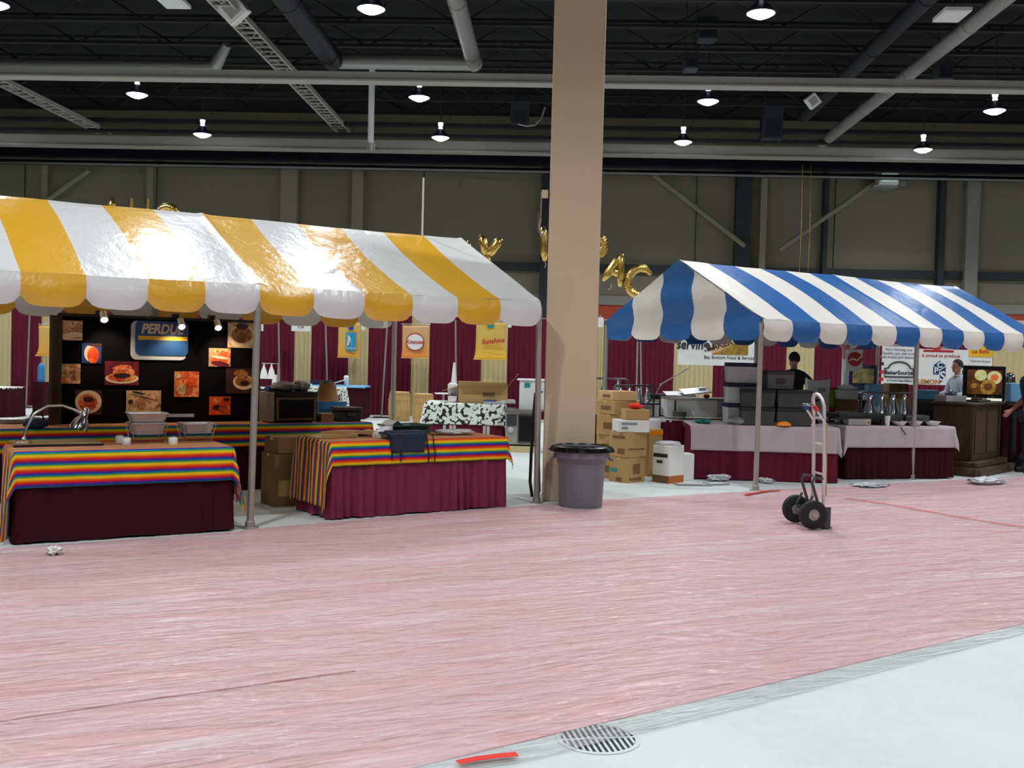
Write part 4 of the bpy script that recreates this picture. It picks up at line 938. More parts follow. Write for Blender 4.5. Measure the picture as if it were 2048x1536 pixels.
B().at((0, 0, .03)).ell((0, 0, 0), (.22, .14, .025), None, 16, 8, .2).build('wrap', M['film_wrap'], t, smooth=30)
# cable by the pillar
P = V((-.2, 11.24, 0)); t = thing('cable_coil', 'black cable looped down the left side of the pillar to the floor', 'cable', P)
bb = B(); bb.tube([(.0, 0, 1.15), (-.015, -.02, .9), (-.03, -.03, .5), (-.035, -.04, .2), (-.01, -.03, .05), (.04, 0, .03), (.065, .02, .1), (.05, .02, .4), (.045, .0, .8), (.03, 0, 1.15)], .017, 8, closed=False); bb.build('loop', M['black'], t)
B().tube([(-.02, 0, 1.14), (.08, .0, 1.17)], .012, 6).build('hook', M['galv'], t)
P = yp(1089, 386, 11.2); t = thing('strap_bracket', 'beige bracket with a hanging hook clamp high on the left of the pillar', 'bracket', P)
B().box(-.03, .04, -.03, .05, -.05, .03).build('mount', M['pillar'], t, bevel=.008); B().tube([(-.03, 0, 0), (-.035, 0, -.3)], .006, 6).build('rod', M['galv'], t)
B().tube([(-.035, 0, -.28), (-.05, 0, -.36), (-.02, 0, -.45), (.01, 0, -.4)], .014, 8).build('hook', M['galv'], t); B().tube([(-.065, 0, -.2), (-.06, 0, -.42)], .005, 5).build('pin', M['gold'], t)
# ================================================================== BALLOONS
def arc(cx, cz, r, a0, a1, n=14): return [(cx+r*cos(rad(a0+(a1-a0)*i/n)), 0, cz+r*sin(rad(a0+(a1-a0)*i/n))) for i in range(n+1)]
GL = {'A': [[(-.34, 0, -.5), (0, 0, .5)], [(.34, 0, -.5), (0, 0, .5)], [(-.2, 0, -.12), (.2, 0, -.12)]], 'C': [arc(.05, 0, .42, 50, 310, 20)], 'Y': [[(0, 0, -.5), (0, 0, 0)], [(0, 0, 0), (-.32, 0, .5)], [(0, 0, 0), (.32, 0, .5)]],
      'I': [[(0, 0, -.5), (0, 0, .5)]], 'U': [[(-.3, 0, .5), (-.3, 0, -.2)]+arc(0, -.2, .3, 180, 360, 10)+[(.3, 0, .5)]], 'P': [[(-.25, 0, -.5), (-.25, 0, .45)], [(-.25, 0, .42)]+arc(.02, .2, .25, 90, -90, 8)+[(-.25, 0, -.05)]],
      'O': [arc(0, 0, .4, 0, 340, 20)], 'N': [[(-.3, 0, -.5), (-.3, 0, .5)], [(-.3, 0, .5), (.3, 0, -.5)], [(.3, 0, -.5), (.3, 0, .5)]]}
def balloon(ch, px, py, Y, hpx, label, tilt=0, sx=1, ry=0):
    P = yp(px, py, Y); H = hpx*Y/FPX; t = thing('letter_balloon', label, 'balloon', P, ry, 'gold foil letter balloons in an arch')
    t.rotation_euler.y = rad(tilt); bb = B()
    for st in GL[ch]:
        pts = [V((x*H*sx, 0, z*H)) for x, _, z in st]
        fine = []
        for a, b_ in zip(pts, pts[1:]):
            for i in range(4): fine.append(a.lerp(b_, i/4))
        fine.append(pts[-1]); n = len(fine); r = H*.125
        rs = [r*min(1, .45+3.2*min(i, n-1-i)/n)*(1+.06*sin(i*2.3)) for i in range(n)]
        bb.tube(fine, rs, 12)
    bb.build('foil', M['gold'], t, smooth=80)
    B().tube([(0, 0, -H*.5), (.02, .0, -H*.5-.06), (-.01, 0, -H*.5-.12)], .004, 5).build('ribbon', M['white'], t)
for ch, px, py, hp_, lab, tl_, sx in (('I', 223, 428, 66, 'leftmost gold letter balloon peeking over the yellow tent ridge', 0, 1), ('U', 279, 428, 62, 'gold letter balloon with two humps peeking over the yellow tent ridge', 0, .9), ('O', 335, 440, 66, 'third gold letter balloon from the left, barely above the yellow ridge', 0, .9),
        ('I', 933, 512, 60, 'sliver of a gold letter balloon touching the right end of the yellow ridge', 8, 1), ('Y', 975, 512, 78, 'gold letter Y balloon over the right slope of the yellow tent', 8, .85), ('I', 1088, 488, 68, 'gold letter balloon half hidden by the left edge of the pillar', -4, 1), ('P', 1190, 505, 66, 'gold letter balloon emerging from the right edge of the pillar', 14, .9),
        ('A', 1233, 538, 62, 'gold letter A balloon between the pillar and the blue tent', 18, .85), ('C', 1277, 562, 64, 'gold letter C balloon just left of the blue tent peak', 22, .85)):
    balloon(ch, px, py, 19.2, hp_, lab, tl_, sx)

# ================================================================== MIDDLE OF THE HALL
def keg(px, py, w, hgt, label):
    P = gp(px, py); s = P.y/FPX; r = w*s/2; t = thing('wooden_keg', label, 'keg', (P.x, P.y+r, 0), 0, 'wooden kegs on the hall floor')
    h = hgt*s; B().lathe([(r*.84, 0), (r*.97, h*.25), (r, h*.5), (r*.97, h*.75), (r*.86, h)], 28).build('staves', M['staves'], t)
    for k in (.06, .3, .72, .93): B().lathe([(r*(.88+.12*sin(pi*k))+.004, h*k-.015), (r*(.88+.12*sin(pi*k))+.006, h*k+.015)], 28).build('hoop', M['wood_oak'], t)
    B().lathe([(r*.86, h-.012), (r*.86, h+.012), (r*.8, h+.014), (.001, h+.01)], 28).build('lid', M['kraft_light'], t)
keg(795, 843, 46, 58, 'left of the two wooden kegs, behind the rear tent post')
keg(843, 855, 45, 66, 'right of the two wooden kegs, beside the cow print cloth')
zc = .75
cw = lambda px, py: gp(px, py, zc)
P = yp(966, 806, 17.35); P.z = zc; t = carton('open_carton', 'wide open brown carton on the cow print table', P, .02, .8, .42, .27, 'kraft', flaps=True, marks=[('f', .5, .75, .4, .65, 'kraft_dark')])
P = yp(905, 803, 17.15); P.z = zc; t = thing('white_canister', 'white square tub at the front of the cow print table', 'tub', P); B().cbox(.14, .14, 0, .09).build('tub', M['white'], t, bevel=.015); B().cbox(.15, .15, .085, .1).build('lid', M['whiteplastic'], t, bevel=.006)
P = yp(905, 795, 17.55); P.z = zc; t = thing('drink_dispenser', 'clear wrapped dispenser beside the open carton on the cow print table', 'dispenser', P)
B().lathe([(.07, .1), (.085, .12), (.085, .28), (.05, .31), (.001, .31)], 18).build('bowl', M['film_wrap'], t); B().cbox(.15, .15, 0, .1).build('base', M['kraft_dark'], t); B().tube([(0, -.08, .13), (0, -.12, .12)], .012, 6).build('tap', M['red'], t)
P = yp(887, 786, 19); t = thing('white_tray_stand', 'white round tray on a stand just behind the cow print table', 'tray', (P.x, 19, 0)); B().lathe([(.15, P.z-.02), (.17, P.z), (.001, P.z+.005)], 24).build('tray', M['white'], t); B().tube([(0, 0, 0), (0, 0, P.z-.01)], .02, 8).build('stem', M['galv'], t); B().lathe([(.18, 0), (.17, .02), (.02, .03)], 20).build('base', M['darksteel'], t)
P = yp(985, 808, 17.02); P.z = zc; t = thing('ring_binder', 'blue and grey binder lying at the front of the cow print table', 'binder', (P.x, 17.12, zc), .05); B().cbox(.3, .24, 0, .035).build('pages', M['greylight'], t); B().box(-.15, .05, -.125, .12, .036, .05).build('cover', M['royal'], t)
P = yp(1012, 806, 17.1); t = tag(B().cbox(.24, .3, 0, .05).cbox(.22, .28, .05, .06).build('paper_stack', M['white'], None, (P.x+.02, 17.3, zc), .1, bevel=.004), 'white stack of paper beside the blue binder', 'paper')
P = yp(908, 755, 18.3); t = thing('paper_cone', 'thin white upright cone in front of the maroon drape behind the open carton', 'cone', (P.x, 18.3, 0)); B().lathe([(.05, P.z-.1), (.03, P.z+.13), (.018, P.z+.26), (.001, P.z+.265)], 14).build('cone', M['white'], t); B().tube([(0, 0, 0), (0, 0, P.z-.08)], .012, 8).build('stem', M['galv'], t); B().lathe([(.14, 0), (.13, .015), (.02, .02)], 20).build('base', M['darksteel'], t)
for i, px in enumerate((888, 900, 908, 968, 976)):
    P = yp(px, 858, 16.4); tag(B().lathe([(.02, 0), (.025, .1), (.022, .105)], 10).build('clear_bottle', M['glassy'], None, (P.x, 16.45+.05*(i % 2), 0.0)), 'clear bottle standing below the cow print cloth', 'bottle', 'clear bottles below the cow print cloth').scale = (1, 1, 4)
# cart with white tub
P = gp(1042, 905); cart = thing('steel_cabinet_cart', 'grey metal cabinet cart with a dark glass door at left of the pillar', 'cart', (P.x+.02, P.y+.02, 0))
cw_, ch_ = .56, .66
B().box(-cw_/2, cw_/2, 0, .5, .12, ch_).build('cabinet', M['galv'], cart, bevel=.01); B().box(-.08, cw_/2-.02, -.02, 0, .15, ch_-.05).build('door', M['darksteel'], cart); B().box(-.06, cw_/2-.05, -.026, -.018, .18, ch_-.08).build('glass', M['blackgloss'], cart)
B().box(-cw_/2+.02, -.1, -.012, 0, .42, ch_-.06).build('control_panel', M['boxdark'], cart); B().at((-.19, -.015, .36), 0, pi/2).lathe([(.045, -.0), (.045, .02), (.03, .03), (.001, .03)], 18).build('dial', M['greylight'], cart)
B().box(-cw_/2-.04, cw_/2+.04, -.06, .54, ch_, ch_+.025).build('worktop', M['steel'], cart); B().box(-cw_/2, cw_/2, -.05, .5, .0, .1).build('plinth', M['cream'], cart); 
P = yp(1060, 822, 16.75); t = thing('plastic_tub', 'large white plastic tub on the metal cart beside the pillar', 'tub', (P.x+.02, 16.98, ch_+.027))
w_, h_ = .42, .46; B().box(-w_/2*.92, w_/2*.92, -.17, .17, 0, .01).box(-w_/2, w_/2, -.2, -.19, 0, h_).box(-w_/2, w_/2, .19, .2, 0, h_).box(-w_/2, -w_/2+.01, -.2, .2, 0, h_).box(w_/2-.01, w_/2, -.2, .2, 0, h_).build('tub', M['whiteplastic'], t)
B().box(-w_/2-.03, w_/2+.03, -.23, -.19, h_, h_+.02).box(-w_/2-.03, w_/2+.03, .19, .23, h_, h_+.02).box(-w_/2-.03, -w_/2, -.2, .2, h_, h_+.02).box(w_/2, w_/2+.03, -.2, .2, h_, h_+.02).build('rim', M['white'], t, bevel=.006); B().box(-.12, -.03, -.212, -.2, h_-.11, h_-.04).build('label', M['teal'], t)
# far booth items
P = yp(691, 760, 23.8); tag(B().lathe([(.05, 0), (.06, .02), (.06, .2), (.03, .23), (.001, .23)], 16).build('white_jar', M['white'], None, (P.x, 23.9, .75)), 'white jar on the blue topped booth table below the blue square banner', 'jar')
P = yp(672, 770, 23.7); tag(B().at((0, 0, .07), 0, 0, rad(-18)).box(-.18, .18, -.12, .12, -.01, .01).build('white_folder', M['white'], None, (P.x, 23.8, .75)), 'tilted white folder on the blue topped booth table', 'folder')
P = yp(640, 764, 23.7); tag(B().cbox(.5, .3, 0, .08).cbox(.45, .28, .08, .1).build('navy_box', M['navy'], None, (P.x, 23.95, .75)), 'flat navy box on the blue topped booth table', 'box')
P = yp(606, 766, 21.3); tag(B().cbox(.3, .2, 0, .06).cbox(.2, .14, .06, .08).build('white_papers', M['white'], None, (P.x, 21.35, .79)), 'white papers at the left end of the cow print table behind the oven', 'paper')
tS = table('plain table far behind the oven, under the two white lamps', (yp(505, 770, 20.2).x, 20.1), 0, .72, .6, 'maroon_dark', z=.8)
P = yp(543, 775, 20.5); t = thing('lamp_stand', 'metal frame with two white cone lamps behind the oven', 'lamp stand', (P.x, 20.4, .8))
s = 20.75/FPX; B().tube([(.15, 0, 0), (.15, 0, .46), (-.17, 0, .46)], .01, 8).build('frame', M['galv'], t); B().cbox(.4, .2, 0, .012).build('base', M['darksteel'], t)
for x in (-.13, .02): B().at((x, 0, .3)).lathe([(.085, -.14), (.05, .02), (.02, .1), (.012, .15), (.001, .16)], 16).build('lamp_shade', M['white'], t)
B().box(.05, .12, -.05, .05, .012, .24).build('white_box', M['white'], t)
P = yp(518, 780, 20.5); tag(B().cbox(.26, .2, 0, .09).build('blue_bin', M['blue'], None, (P.x+.05, 20.72, .8)), 'blue bin at the foot of the two white cone lamps', 'bin') if False else None
P = yp(82, 775, 22); t = thing('water_bottle', 'blue bottle on a dark stand before the drape left of the black photo board', 'bottle', (P.x, 22, 0)); B().lathe([(.07, .72), (.075, .75), (.075, .92), (.07, .94), (.075, .96), (.07, 1.06), (.025, 1.12), (.001, 1.13)], 20).build('bottle', M['blue'], t); B().box(-.12, .12, -.12, .12, 0, .72).build('stand', M['maroon_dark'], t)
P = yp(8, 795, 21); t = table('dark skirted table with a white top edge at the far left', (P.x-1.2, 21), 0, 1.28, .7, 'maroon_dark', z=.62); 

# ================================================================== TRASH CAN
can = thing('trash_can', 'round grey trash can with a black bag liner in front of the pillar', 'trash can', (.3, 10.87, 0))
rb, rt, hc = .222, .278, .61
B().lathe([(rb*.98, 0), (rb, .012), (rb+.002, .02), (rt-.035, hc-.15), (rt-.022, hc-.14), (rt-.02, hc-.125), (rt-.012, hc-.11), (rt+.012, hc-.09), (rt+.012, hc-.01), (rt+.016, hc), (rt+.012, hc+.015), (rt-.012, hc+.01), (rt-.02, hc-.05), (rb-.01, .04), (.001, .03)], 48).build('bin', M['greyplastic'], can)
bag = B().lathe([(rt-.035, hc-.2), (rt-.022, hc-.02), (rt+.005, hc+.026), (rt+.026, hc+.016), (rt+.03, hc-.012), (rt+.034, hc-.03)], 64, None, lambda f, i: 1+(.012*sin(f*2*pi*11)+.008*sin(f*2*pi*23+2)+.1*max(0, cos(2*pi*(f-.0))-.7)+.1*max(0, cos(2*pi*(f-.5))-.7)) * (i > 2)*(i-2))
bag.build('bag_liner', M['blackgloss'], can, smooth=50)
for s in (-1, 1): B().tube([(s*(rt+.005), -.05, hc-.1), (s*(rt+.04), -.04, hc-.12), (s*(rt+.04), .04, hc-.12), (s*(rt+.005), .05, hc-.1)], .012, 8).build('handle', M['greyplastic'], can)
B().lathe([(.001, hc-.22), (.12, hc-.19), (.2, hc-.2), (rt-.035, hc-.19)], 30).build('bag_inside', M['black'], can)

# ================================================================== HAND TRUCK
tr = thing('hand_truck', 'upright two-wheeled hand truck standing on the plastic sheet', 'hand truck', (2.455, 9.98, .012), rad(11))
# local x = toe direction, y = axle direction (away from the viewer)
g_ = .115
for s in (-1, 1):
    B().tube([(.06, s*g_, .03), (.055, s*g_, .6), (.035, s*g_, 1.14), (.02, s*g_*.85, 1.2), (.012, s*g_*.5, 1.235), (.01, 0, 1.245)], .0165, 12).build('rail', M['alu'], tr)
    B().tube([(.05, s*g_, .1), (-.06, s*g_, .42), (-.035, s*g_, .47), (.045, s*g_, .46)], .014, 10).build('brace', M['darksteel'], tr)
    B().tube([(.055, s*(g_+.0), .08), (-.08, s*g_, .16), (-.1, s*g_, .2), (-.05, s*g_, .3)], .012, 8).build('wheel_strut', M['darksteel'], tr)
    w = B(); w.at((-.075, s*(g_+.075), .135), 0, pi/2)
    w.lathe([(.055, -.035), (.1, -.042), (.128, -.03), (.134, -.012), (.134, .012), (.128, .03), (.1, .042), (.055, .035), (.05, .0), (.055, -.035)], 36, cap=False); wl = w.build('wheel', M['rubber'], tr)
    h = B(); h.at((-.075, s*(g_+.075), .135), 0, pi/2); h.lathe([(.001, -.042), (.024, -.042), (.026, -.03), (.058, -.026), (.06, .0), (.058, .026), (.026, .03), (.024, .042), (.001, .042)], 24); h.build('hub', M['galv'], wl)
for z in (.2, .5, .78, 1.02): B().tube([(.053-.01*z, -g_, z), (.053-.01*z, g_, z)], .011, 8).build('crossbar', M['alu'], tr)
B().tube([(-.075, -g_-.08, .135), (-.075, g_+.08, .135)], .011, 10).build('axle', M['galv'], tr)
B().box(.045, .13, -.17, .17, .004, .014).box(.05, .062, -.17, .17, .004, .17).build('toe_plate', M['darksteel'], tr, bevel=.003)
B().tube([(.04, -g_, 1.0), (-.0, -g_, 1.06), (-.07, -g_, 1.14), (-.075, 0, 1.145), (-.07, g_, 1.14), (-.0, g_, 1.06), (.04, g_, 1.0)], .015, 10).build('rear_handle', M['chrome'], tr)
B().tube([(-.03, -g_, 1.093), (-.07, -g_, 1.14)], .021, 12).build('grip', M['red'], tr); B().tube([(-.03, g_, 1.093), (-.07, g_, 1.14)], .021, 12).build('grip', M['royal'], tr)
B().tube([(.078, -g_, .3), (.06, -g_, .98)], .011, 8).build('edge_strip', M['kraft'], tr)  # amber reflection along the near rail, built as a coloured rod
for s in (-1, 1): B().box(.03, .115, s*.155-.005, s*.155+.005, .004, .2).build('side_plate', M['darksteel'], tr, bevel=.002)

mk('amberprint', '#b8682a', .7)
# ================================================================== RIGHT TENT
R40 = rad(38)
def cpos(px, py, back=.16, z=0): P = gp(px, py); return V((P.x+back*.3, P.y+back, z))
C1 = cpos(1246, 966, .2); carton('kraft_carton', 'bottom kraft carton with a teal logo on the floor right of the trash can', C1, R40+rad(8), .34, .3, .31, 'kraft', marks=[('l', .55, .95, .4, .55, 'teal'), ('f', .3, .7, .35, .75, 'kraft_dark'), ('l', .3, .6, .05, .2, 'kraft_dark'), ('f', .1, .8, .08, .2, 'kraft_dark')], group='kraft cartons behind the trash can')
carton('kraft_carton', 'second kraft carton in the front pile right of the trash can', C1+V((.0, .01, .314)), R40+rad(3), .35, .31, .31, 'kraft', marks=[('l', .1, .8, .75, .85, 'kraft_dark'), ('l', .1, .5, .12, .35, 'kraft_dark'), ('f', .1, .9, .3, .36, 'kraft_dark')], group='kraft cartons behind the trash can')
carton('white_carton', 'low white carton on the front pile of kraft cartons', C1+V((.03, 0, .628)), R40-rad(26), .4, .3, .15, 'white', tape=False, marks=[('f', .1, .6, .6, .8, 'inkgrey'), ('f', .1, .3, .25, .45, 'inkgrey'), ('r', .2, .8, .2, .8, 'inkgrey')])
t = carton('kraft_tray', 'small open kraft box with a red cloth on top of the low white carton', C1+V((.08, -.02, .782)), R40-rad(26), .31, .22, .13, 'kraft', tape=False)
tag(B().at((0, 0, .035)).ell((0, 0, 0), (.1, .08, .035), None, 16, 8, .18).build('red_cloth', M['hotred'], None, C1+V((.08, -.02, .915)), smooth=30), 'crumpled red cloth on the small kraft box', 'cloth')
C2 = V((.82, 13.62, 0)); z = 0
for i, (h, w, rz_, mm, lab) in enumerate(((.28, .4, .75, 'kraft', 'bottom kraft carton in the tall pile behind the trash can'), (.27, .38, .7, 'kraft', 'second kraft carton in the tall pile behind the trash can'), (.27, .42, .95, 'kraft', 'third kraft carton in the tall pile, dark side turned to the lamps'), (.17, .44, .7, 'kraft', 'fourth kraft carton in the tall pile behind the trash can'), (.12, .36, .5, 'kraft_light', 'topmost pale carton of the tall pile by the pillar'))):
    carton('kraft_carton', lab, C2+V((0, 0, z)), rz_, w, .36, h, mm, marks=[('l', .2, .7, .3, .6, 'kraft_dark')], group='kraft cartons behind the trash can'); z += h+.003
C3 = cpos(1330, 967, .17); t = carton('white_carton', 'tall white carton with an orange base in front of the maroon table', C3, R40+rad(8), .3, .26, .47, 'white', tape=False, marks=[('l', .1, .95, .68, .78, 'ink'), ('l', .4, .75, .52, .6, 'ink'), ('l', .0, 1, .0, .2, 'kraft_dark'), ('f', 0, 1, 0, .2, 'amberprint')])
o = B().at((0, 0, .02)).ell((0, 0, 0), (.15, .12, .03), None, 16, 8, .2).build('plastic_liner', M['film_wrap'], None, C3+V((0, 0, .47)), smooth=30); tag(o, 'clear plastic liner crumpled on top of the tall white carton', 'plastic liner')
carton('white_carton', 'plain white carton right of the tall white one, against the skirted table', cpos(1362, 962, .2), R40-rad(30), .19, .26, .34, 'white', tape=False, marks=[('f', .05, .25, .65, .8, 'ink')])
carton('kraft_carton', 'small kraft carton with an orange edge behind the tall white carton', V((1.28, 13.95, 0)), R40, .24, .24, .62, 'kraft', marks=[('f', 0, 1, .88, .97, 'orangeplastic')])
for i, (px, py, w, lab) in enumerate(((1385, 970, .44, 'flattened white tray lying on the floor before the left white-draped table'), (1432, 969, .26, 'second flattened white tray on the floor, next to the plastic wrap'))):
    P = gp(px, py); t = thing('flat_tray', lab, 'tray', (P.x, P.y, .004), .1+i*.3); B().cbox(w, .2, 0, .006).build('panel', M['white'], t); B().box(-w/2, w/2, -.105, -.095, 0, .022).box(-w/2, -w/2+.01, -.1, .1, 0, .02).build('lip', M['foam'], t)
# heat lamp bars
def lampbar(label, P, rz, w, h, n, s, m='chrome', grp=None):
    t = thing('heat_lamp_bar', label, 'heat lamp', P, rz)
    B().tube([(-w/2, 0, .0), (-w/2, 0, h-.03), (-w/2+.03, 0, h), (w/2-.03, 0, h), (w/2, 0, h-.03), (w/2, 0, 0)], .014, 10).build('frame', M['darksteel'], t)
    B().box(-w/2-.03, w/2+.03, -.14, .14, 0, .014).build('base', M['steel'], t)
    for i in range(n):
        x = -w/2+w*(i+.75)/(n+.5); o = B().at((x, 0, h-.02)).lathe([(s*.5, -s*1.5), (s*.42, -s*1.1), (s*.2, -s*.45), (s*.14, -s*.1), (.012, 0), (.001, .0)], 20).build('lamp_shade', M[m], t, solid=.003)
        B().at((x, 0, h-.02-s*.95)).ell((0, 0, 0), (s*.2, s*.2, s*.3), None, 12, 8).build('bulb', M['whiteplastic'], o)
hz = TH+.01
P = yp(1255, 825, 14.8); lampbar('four-lamp metal heat lamp bar behind the cartons right of the pillar', V((hL.x+.1, 14.85, hz)), .35, .62, .44, 4, .15)
P = yp(1204, 780, 16); tt = table('small skirted table hidden behind the tall carton pile', (.52, 16), 0, .8, .6, 'maroon_dark'); lampbar('two-lamp metal heat lamp bar at the right edge of the pillar', V((.88, 16.3, hz)), 0, .52, .5, 2, .14)
# cooler on table H
P = yp(1360, 845, 14.6); co_ = thing('countertop_cooler', 'white countertop cooler with open steel lids in the blue tent', 'cooler', V((P.x-.18, 14.75, hz)), rad(4))
cwd = .98; B().box(0, cwd, 0, .45, .02, .27).build('body', M['whiteplastic'], co_, bevel=.01); B().box(cwd*.73, cwd, -.006, .0, .03, .26).build('side_panel', M['foam'], co_); B().box(-.01, cwd+.01, -.01, .46, .27, .29).build('top_frame', M['steel'], co_)
B().at((.02, .3, .33), 0, rad(8)).box(0, .42, -.2, .14, 0, .015).build('lid', M['steel'], co_); B().at((.25, .25, .36), rad(5), rad(12), rad(-6)).box(0, .4, -.18, .12, 0, .014).build('lid', M['steel'], co_); B().tube([(.47, .08, .41), (.56, .07, .42)], .02, 10).build('handle', M['chrome'], co_)
for x in (.12, cwd*.9): B().tube([(x, -.03, -.0), (x, -.03, .25)], .012, 8).build('post', M['black'], co_)
P = yp(1415, 806, 14.8); tag(B().at((0, 0, .025)).ell((0, 0, 0), (.045, .045, .03), None, 14, 8).build('red_ball', M['hotred'], None, (P.x, 14.9, hz+.292)), 'red round ball on top of the white countertop cooler', 'ball')
carton('white_carton', 'white box with a blue top band behind the heat lamp bar', V((hL.x+.3, 15.08, hz)), .02, .34, .2, .2, 'white', tape=False, marks=[('f', 0, 1, .85, 1, 'royal'), ('f', .4, .65, .1, .7, 'greylight')])
for i in range(4): tag(B().lathe([(.06, 0), (.1, .045), (.105, .047), (.095, .045), (.055, .006), (.001, .006)], 22).build('foam_bowl', M['foam'], None, (hL.x+.72, 14.63, hz+i*.02)), ('lowest', 'second', 'third', 'top')[i]+' grey foam bowl of the stack on the maroon table behind the cartons', 'bowl', 'grey foam bowls')
P = yp(1380, 760, 16); t = thing('dark_monitor', 'black equipment stand with a thin angled arm behind the countertop cooler', 'stand', (yp(1330, 790, 16).x, 16.4, 0))
B().box(-.2, .26, -.1, .1, .75, 1.0).build('cabinet', M['black'], t, bevel=.01); B().box(-.2, .26, -.08, .08, 0, .75).build('base', M['black'], t); B().tube([(-.1, -.05, 1.0), (-.03, -.05, 1.15), (.4, -.05, 1.42)], .008, 6).build('arm', M['galv'], t); B().ell((-.03, -.05, 1.15), (.02, .02, .02)).build('joint', M['chrome'], t)
for x in (-.17, .0): B().box(x, x+.12, -.105, -.098, .82, .92).build('label', M['cream'], t)
# on table D
zd = TH+.012
def atD(px, back): P = gp(px, 852, zd); return V((P.x, 13.62+back, zd))
t = thing('teal_tray', 'teal plastic tray with a fluted edge on the left white cloth', 'tray', atD(1418, .16)); B().lathe([(.08, 0), (.1, .02), (.125, .035), (.12, .036), (.07, .008), (.001, .008)], 20, None, lambda f, i: 1+.06*sin(f*2*pi*8)).build('dish', M['teal'], t); B().lathe([(.02, .01), (.03, .05), (.001, .06)], 10).build('lump', M['teal'], t)
P = atD(1404, .3); tag(B().lathe([(.03, 0), (.03, .005), (.004, .01), (.004, .07), (.035, .13), (.04, .15)], 16).build('clear_goblet', M['glassy'], None, P, solid=.002), 'clear goblet behind the teal tray', 'goblet')
def tote(name, label, P, rz, w, d, h, mb, ml, z=0):
    t = thing(name, label, 'tote', P, rz, 'stacked totes on the left table of the blue tent')
    B().cbox(w*.93, d*.93, 0, h*.82, None, 1.06).build('body', M[mb], t, bevel=.01); B().cbox(w, d, h*.8, h).build('lid', M[ml], t, bevel=.008); B().box(-w*.18, w*.18, -d*.5-.002, -d*.46, h*.3, h*.6).build('label', M['greylight' if mb == 'greylight' else 'darkgrey'], t)
P0 = atD(1495, .36)
for i, lab in enumerate(('bottom pale tote with a navy lid at the left of the totes', 'middle pale tote with a navy lid in the left stack', 'top pale tote with a navy lid in the left stack')): tote('pale_tote', lab, P0+V((0, .03, i*.268)), .06*(1-i), .42, .32, .265, 'greylight', 'navy')
P1 = atD(1517, .1)
for j, (px, ks) in enumerate(((1520, 2), (1586, 2))):
    for i in range(ks): tote('dark_tote', ('%s dark grey tote %s' % (('lower', 'upper')[i], ('behind the front post of the blue tent', 'in front of the man in the dark jacket')[j])), atD(px, .2)+V((0, 0, i*.235)), .03*j, .44 if j == 0 else .46, .34, .232, 'darkgrey', 'black')
tote('dark_tote', 'topmost dark grey tote at the left shoulder of the man in the dark jacket', atD(1560, .24)+V((0, 0, .47)), .08, .36, .3, .24, 'greybox', 'darkgrey')
P = atD(1482, .09); tag(B().at((0, 0, .045)).ell((0, 0, 0), (.13, .07, .045), None, 16, 8, .15).build('clear_bag', M['film_grey'], None, P, smooth=30), 'grey plastic bag lying before the pale totes', 'bag')
P = atD(1568, .02); tag(B().at((0, 0, .035)).lathe([(.115, -.03), (.1, .0), (.05, .03), (.001, .04)], 18, None, lambda f, i: 1+.1*sin(f*2*pi*5)).build('orange_bag', M['orangeplastic'], None, P+V((0, .1-.03, 0)), smooth=30), 'orange crumpled bag at the foot of the dark totes', 'bag')
# back table I items
zi = TH+.008
def atI(px, Y): P = yp(px, 800, Y); return V((P.x, Y, zi))
P = atI(1634, 15.95); t = thing('white_sack', 'tall open white sack with dark lettering right of the man in the dark jacket', 'sack', P, .1)
B().grid(lambda u, v: ((.16+.015*v)*max(-1, min(1, 1.35*cos(2*pi*u))), (.09-.03*v)*max(-1, min(1, 1.35*sin(2*pi*u)))+.008*nz(u*8, v*6), .58*v+.02*(v > .9)*cos(4*pi*u)), 32, 12).build('bag', M['white'], t, smooth=45); text('VIX', .09, M['ink'], t, (.03, -.105, .42), sx=.9); text('SOFT', .05, M['ink'], t, (-.05, -.108, .26), bold=.003)
P = atI(1661, 16.05); carton('lime_carton', 'lime green box with red ends beside the white bucket', P, .0, .17, .15, .46, 'lime', tape=False, marks=[('f', 0, 1, .92, 1, 'red'), ('f', 0, 1, 0, .36, 'inkred')])
P = atI(1693, 15.88); t = thing('white_bucket', 'white bucket with a brown printed front under a crumpled bag', 'bucket', P); B().lathe([(.15, 0), (.165, .4), (.175, .41), (.17, .43), (.001, .43)], 24).build('pail', M['cleartub'], t); B().lathe([(.16, .12), (.166, .3)], 24).build('print', M['kraft_dark'], t); B().at((0, 0, .46)).ell((0, 0, 0), (.15, .13, .05), None, 14, 8, .15).build('bag', M['whiteplastic'], t, smooth=30)
P = atI(1728, 16.0); t = thing('chrome_pan', 'chrome lidded pan right of the white bucket', 'pan', P); B().lathe([(.1, .28), (.14, .29), (.14, .36), (.15, .37), (.1, .41), (.02, .43), (.001, .43)], 24).build('pan', M['chrome'], t); B().tube([(0, 0, 0), (0, 0, .3)], .08, 16).build('stand', M['wood_dark'], t)
P = atI(1746, 16.15); tag(B().cbox(.2, .2, 0, .52).build('blue_cooler', M['lightblue'], None, P, .1, bevel=.015), 'light blue box behind the chrome pan', 'box')
P = atI(1793, 16.25); carton('brown_carton', 'brown carton standing above the row of chrome lamps', V((P.x, 16.3, zi+.32)), .1, .3, .22, .22, 'kraft_dark', tape=False, marks=[('l', 0, 1, 0, 1, 'kraft_light')]); carton('brown_carton', 'lower brown carton under the one above the chrome lamps', V((P.x+.02, 16.32, zi)), .05, .36, .26, .317, 'kraft')
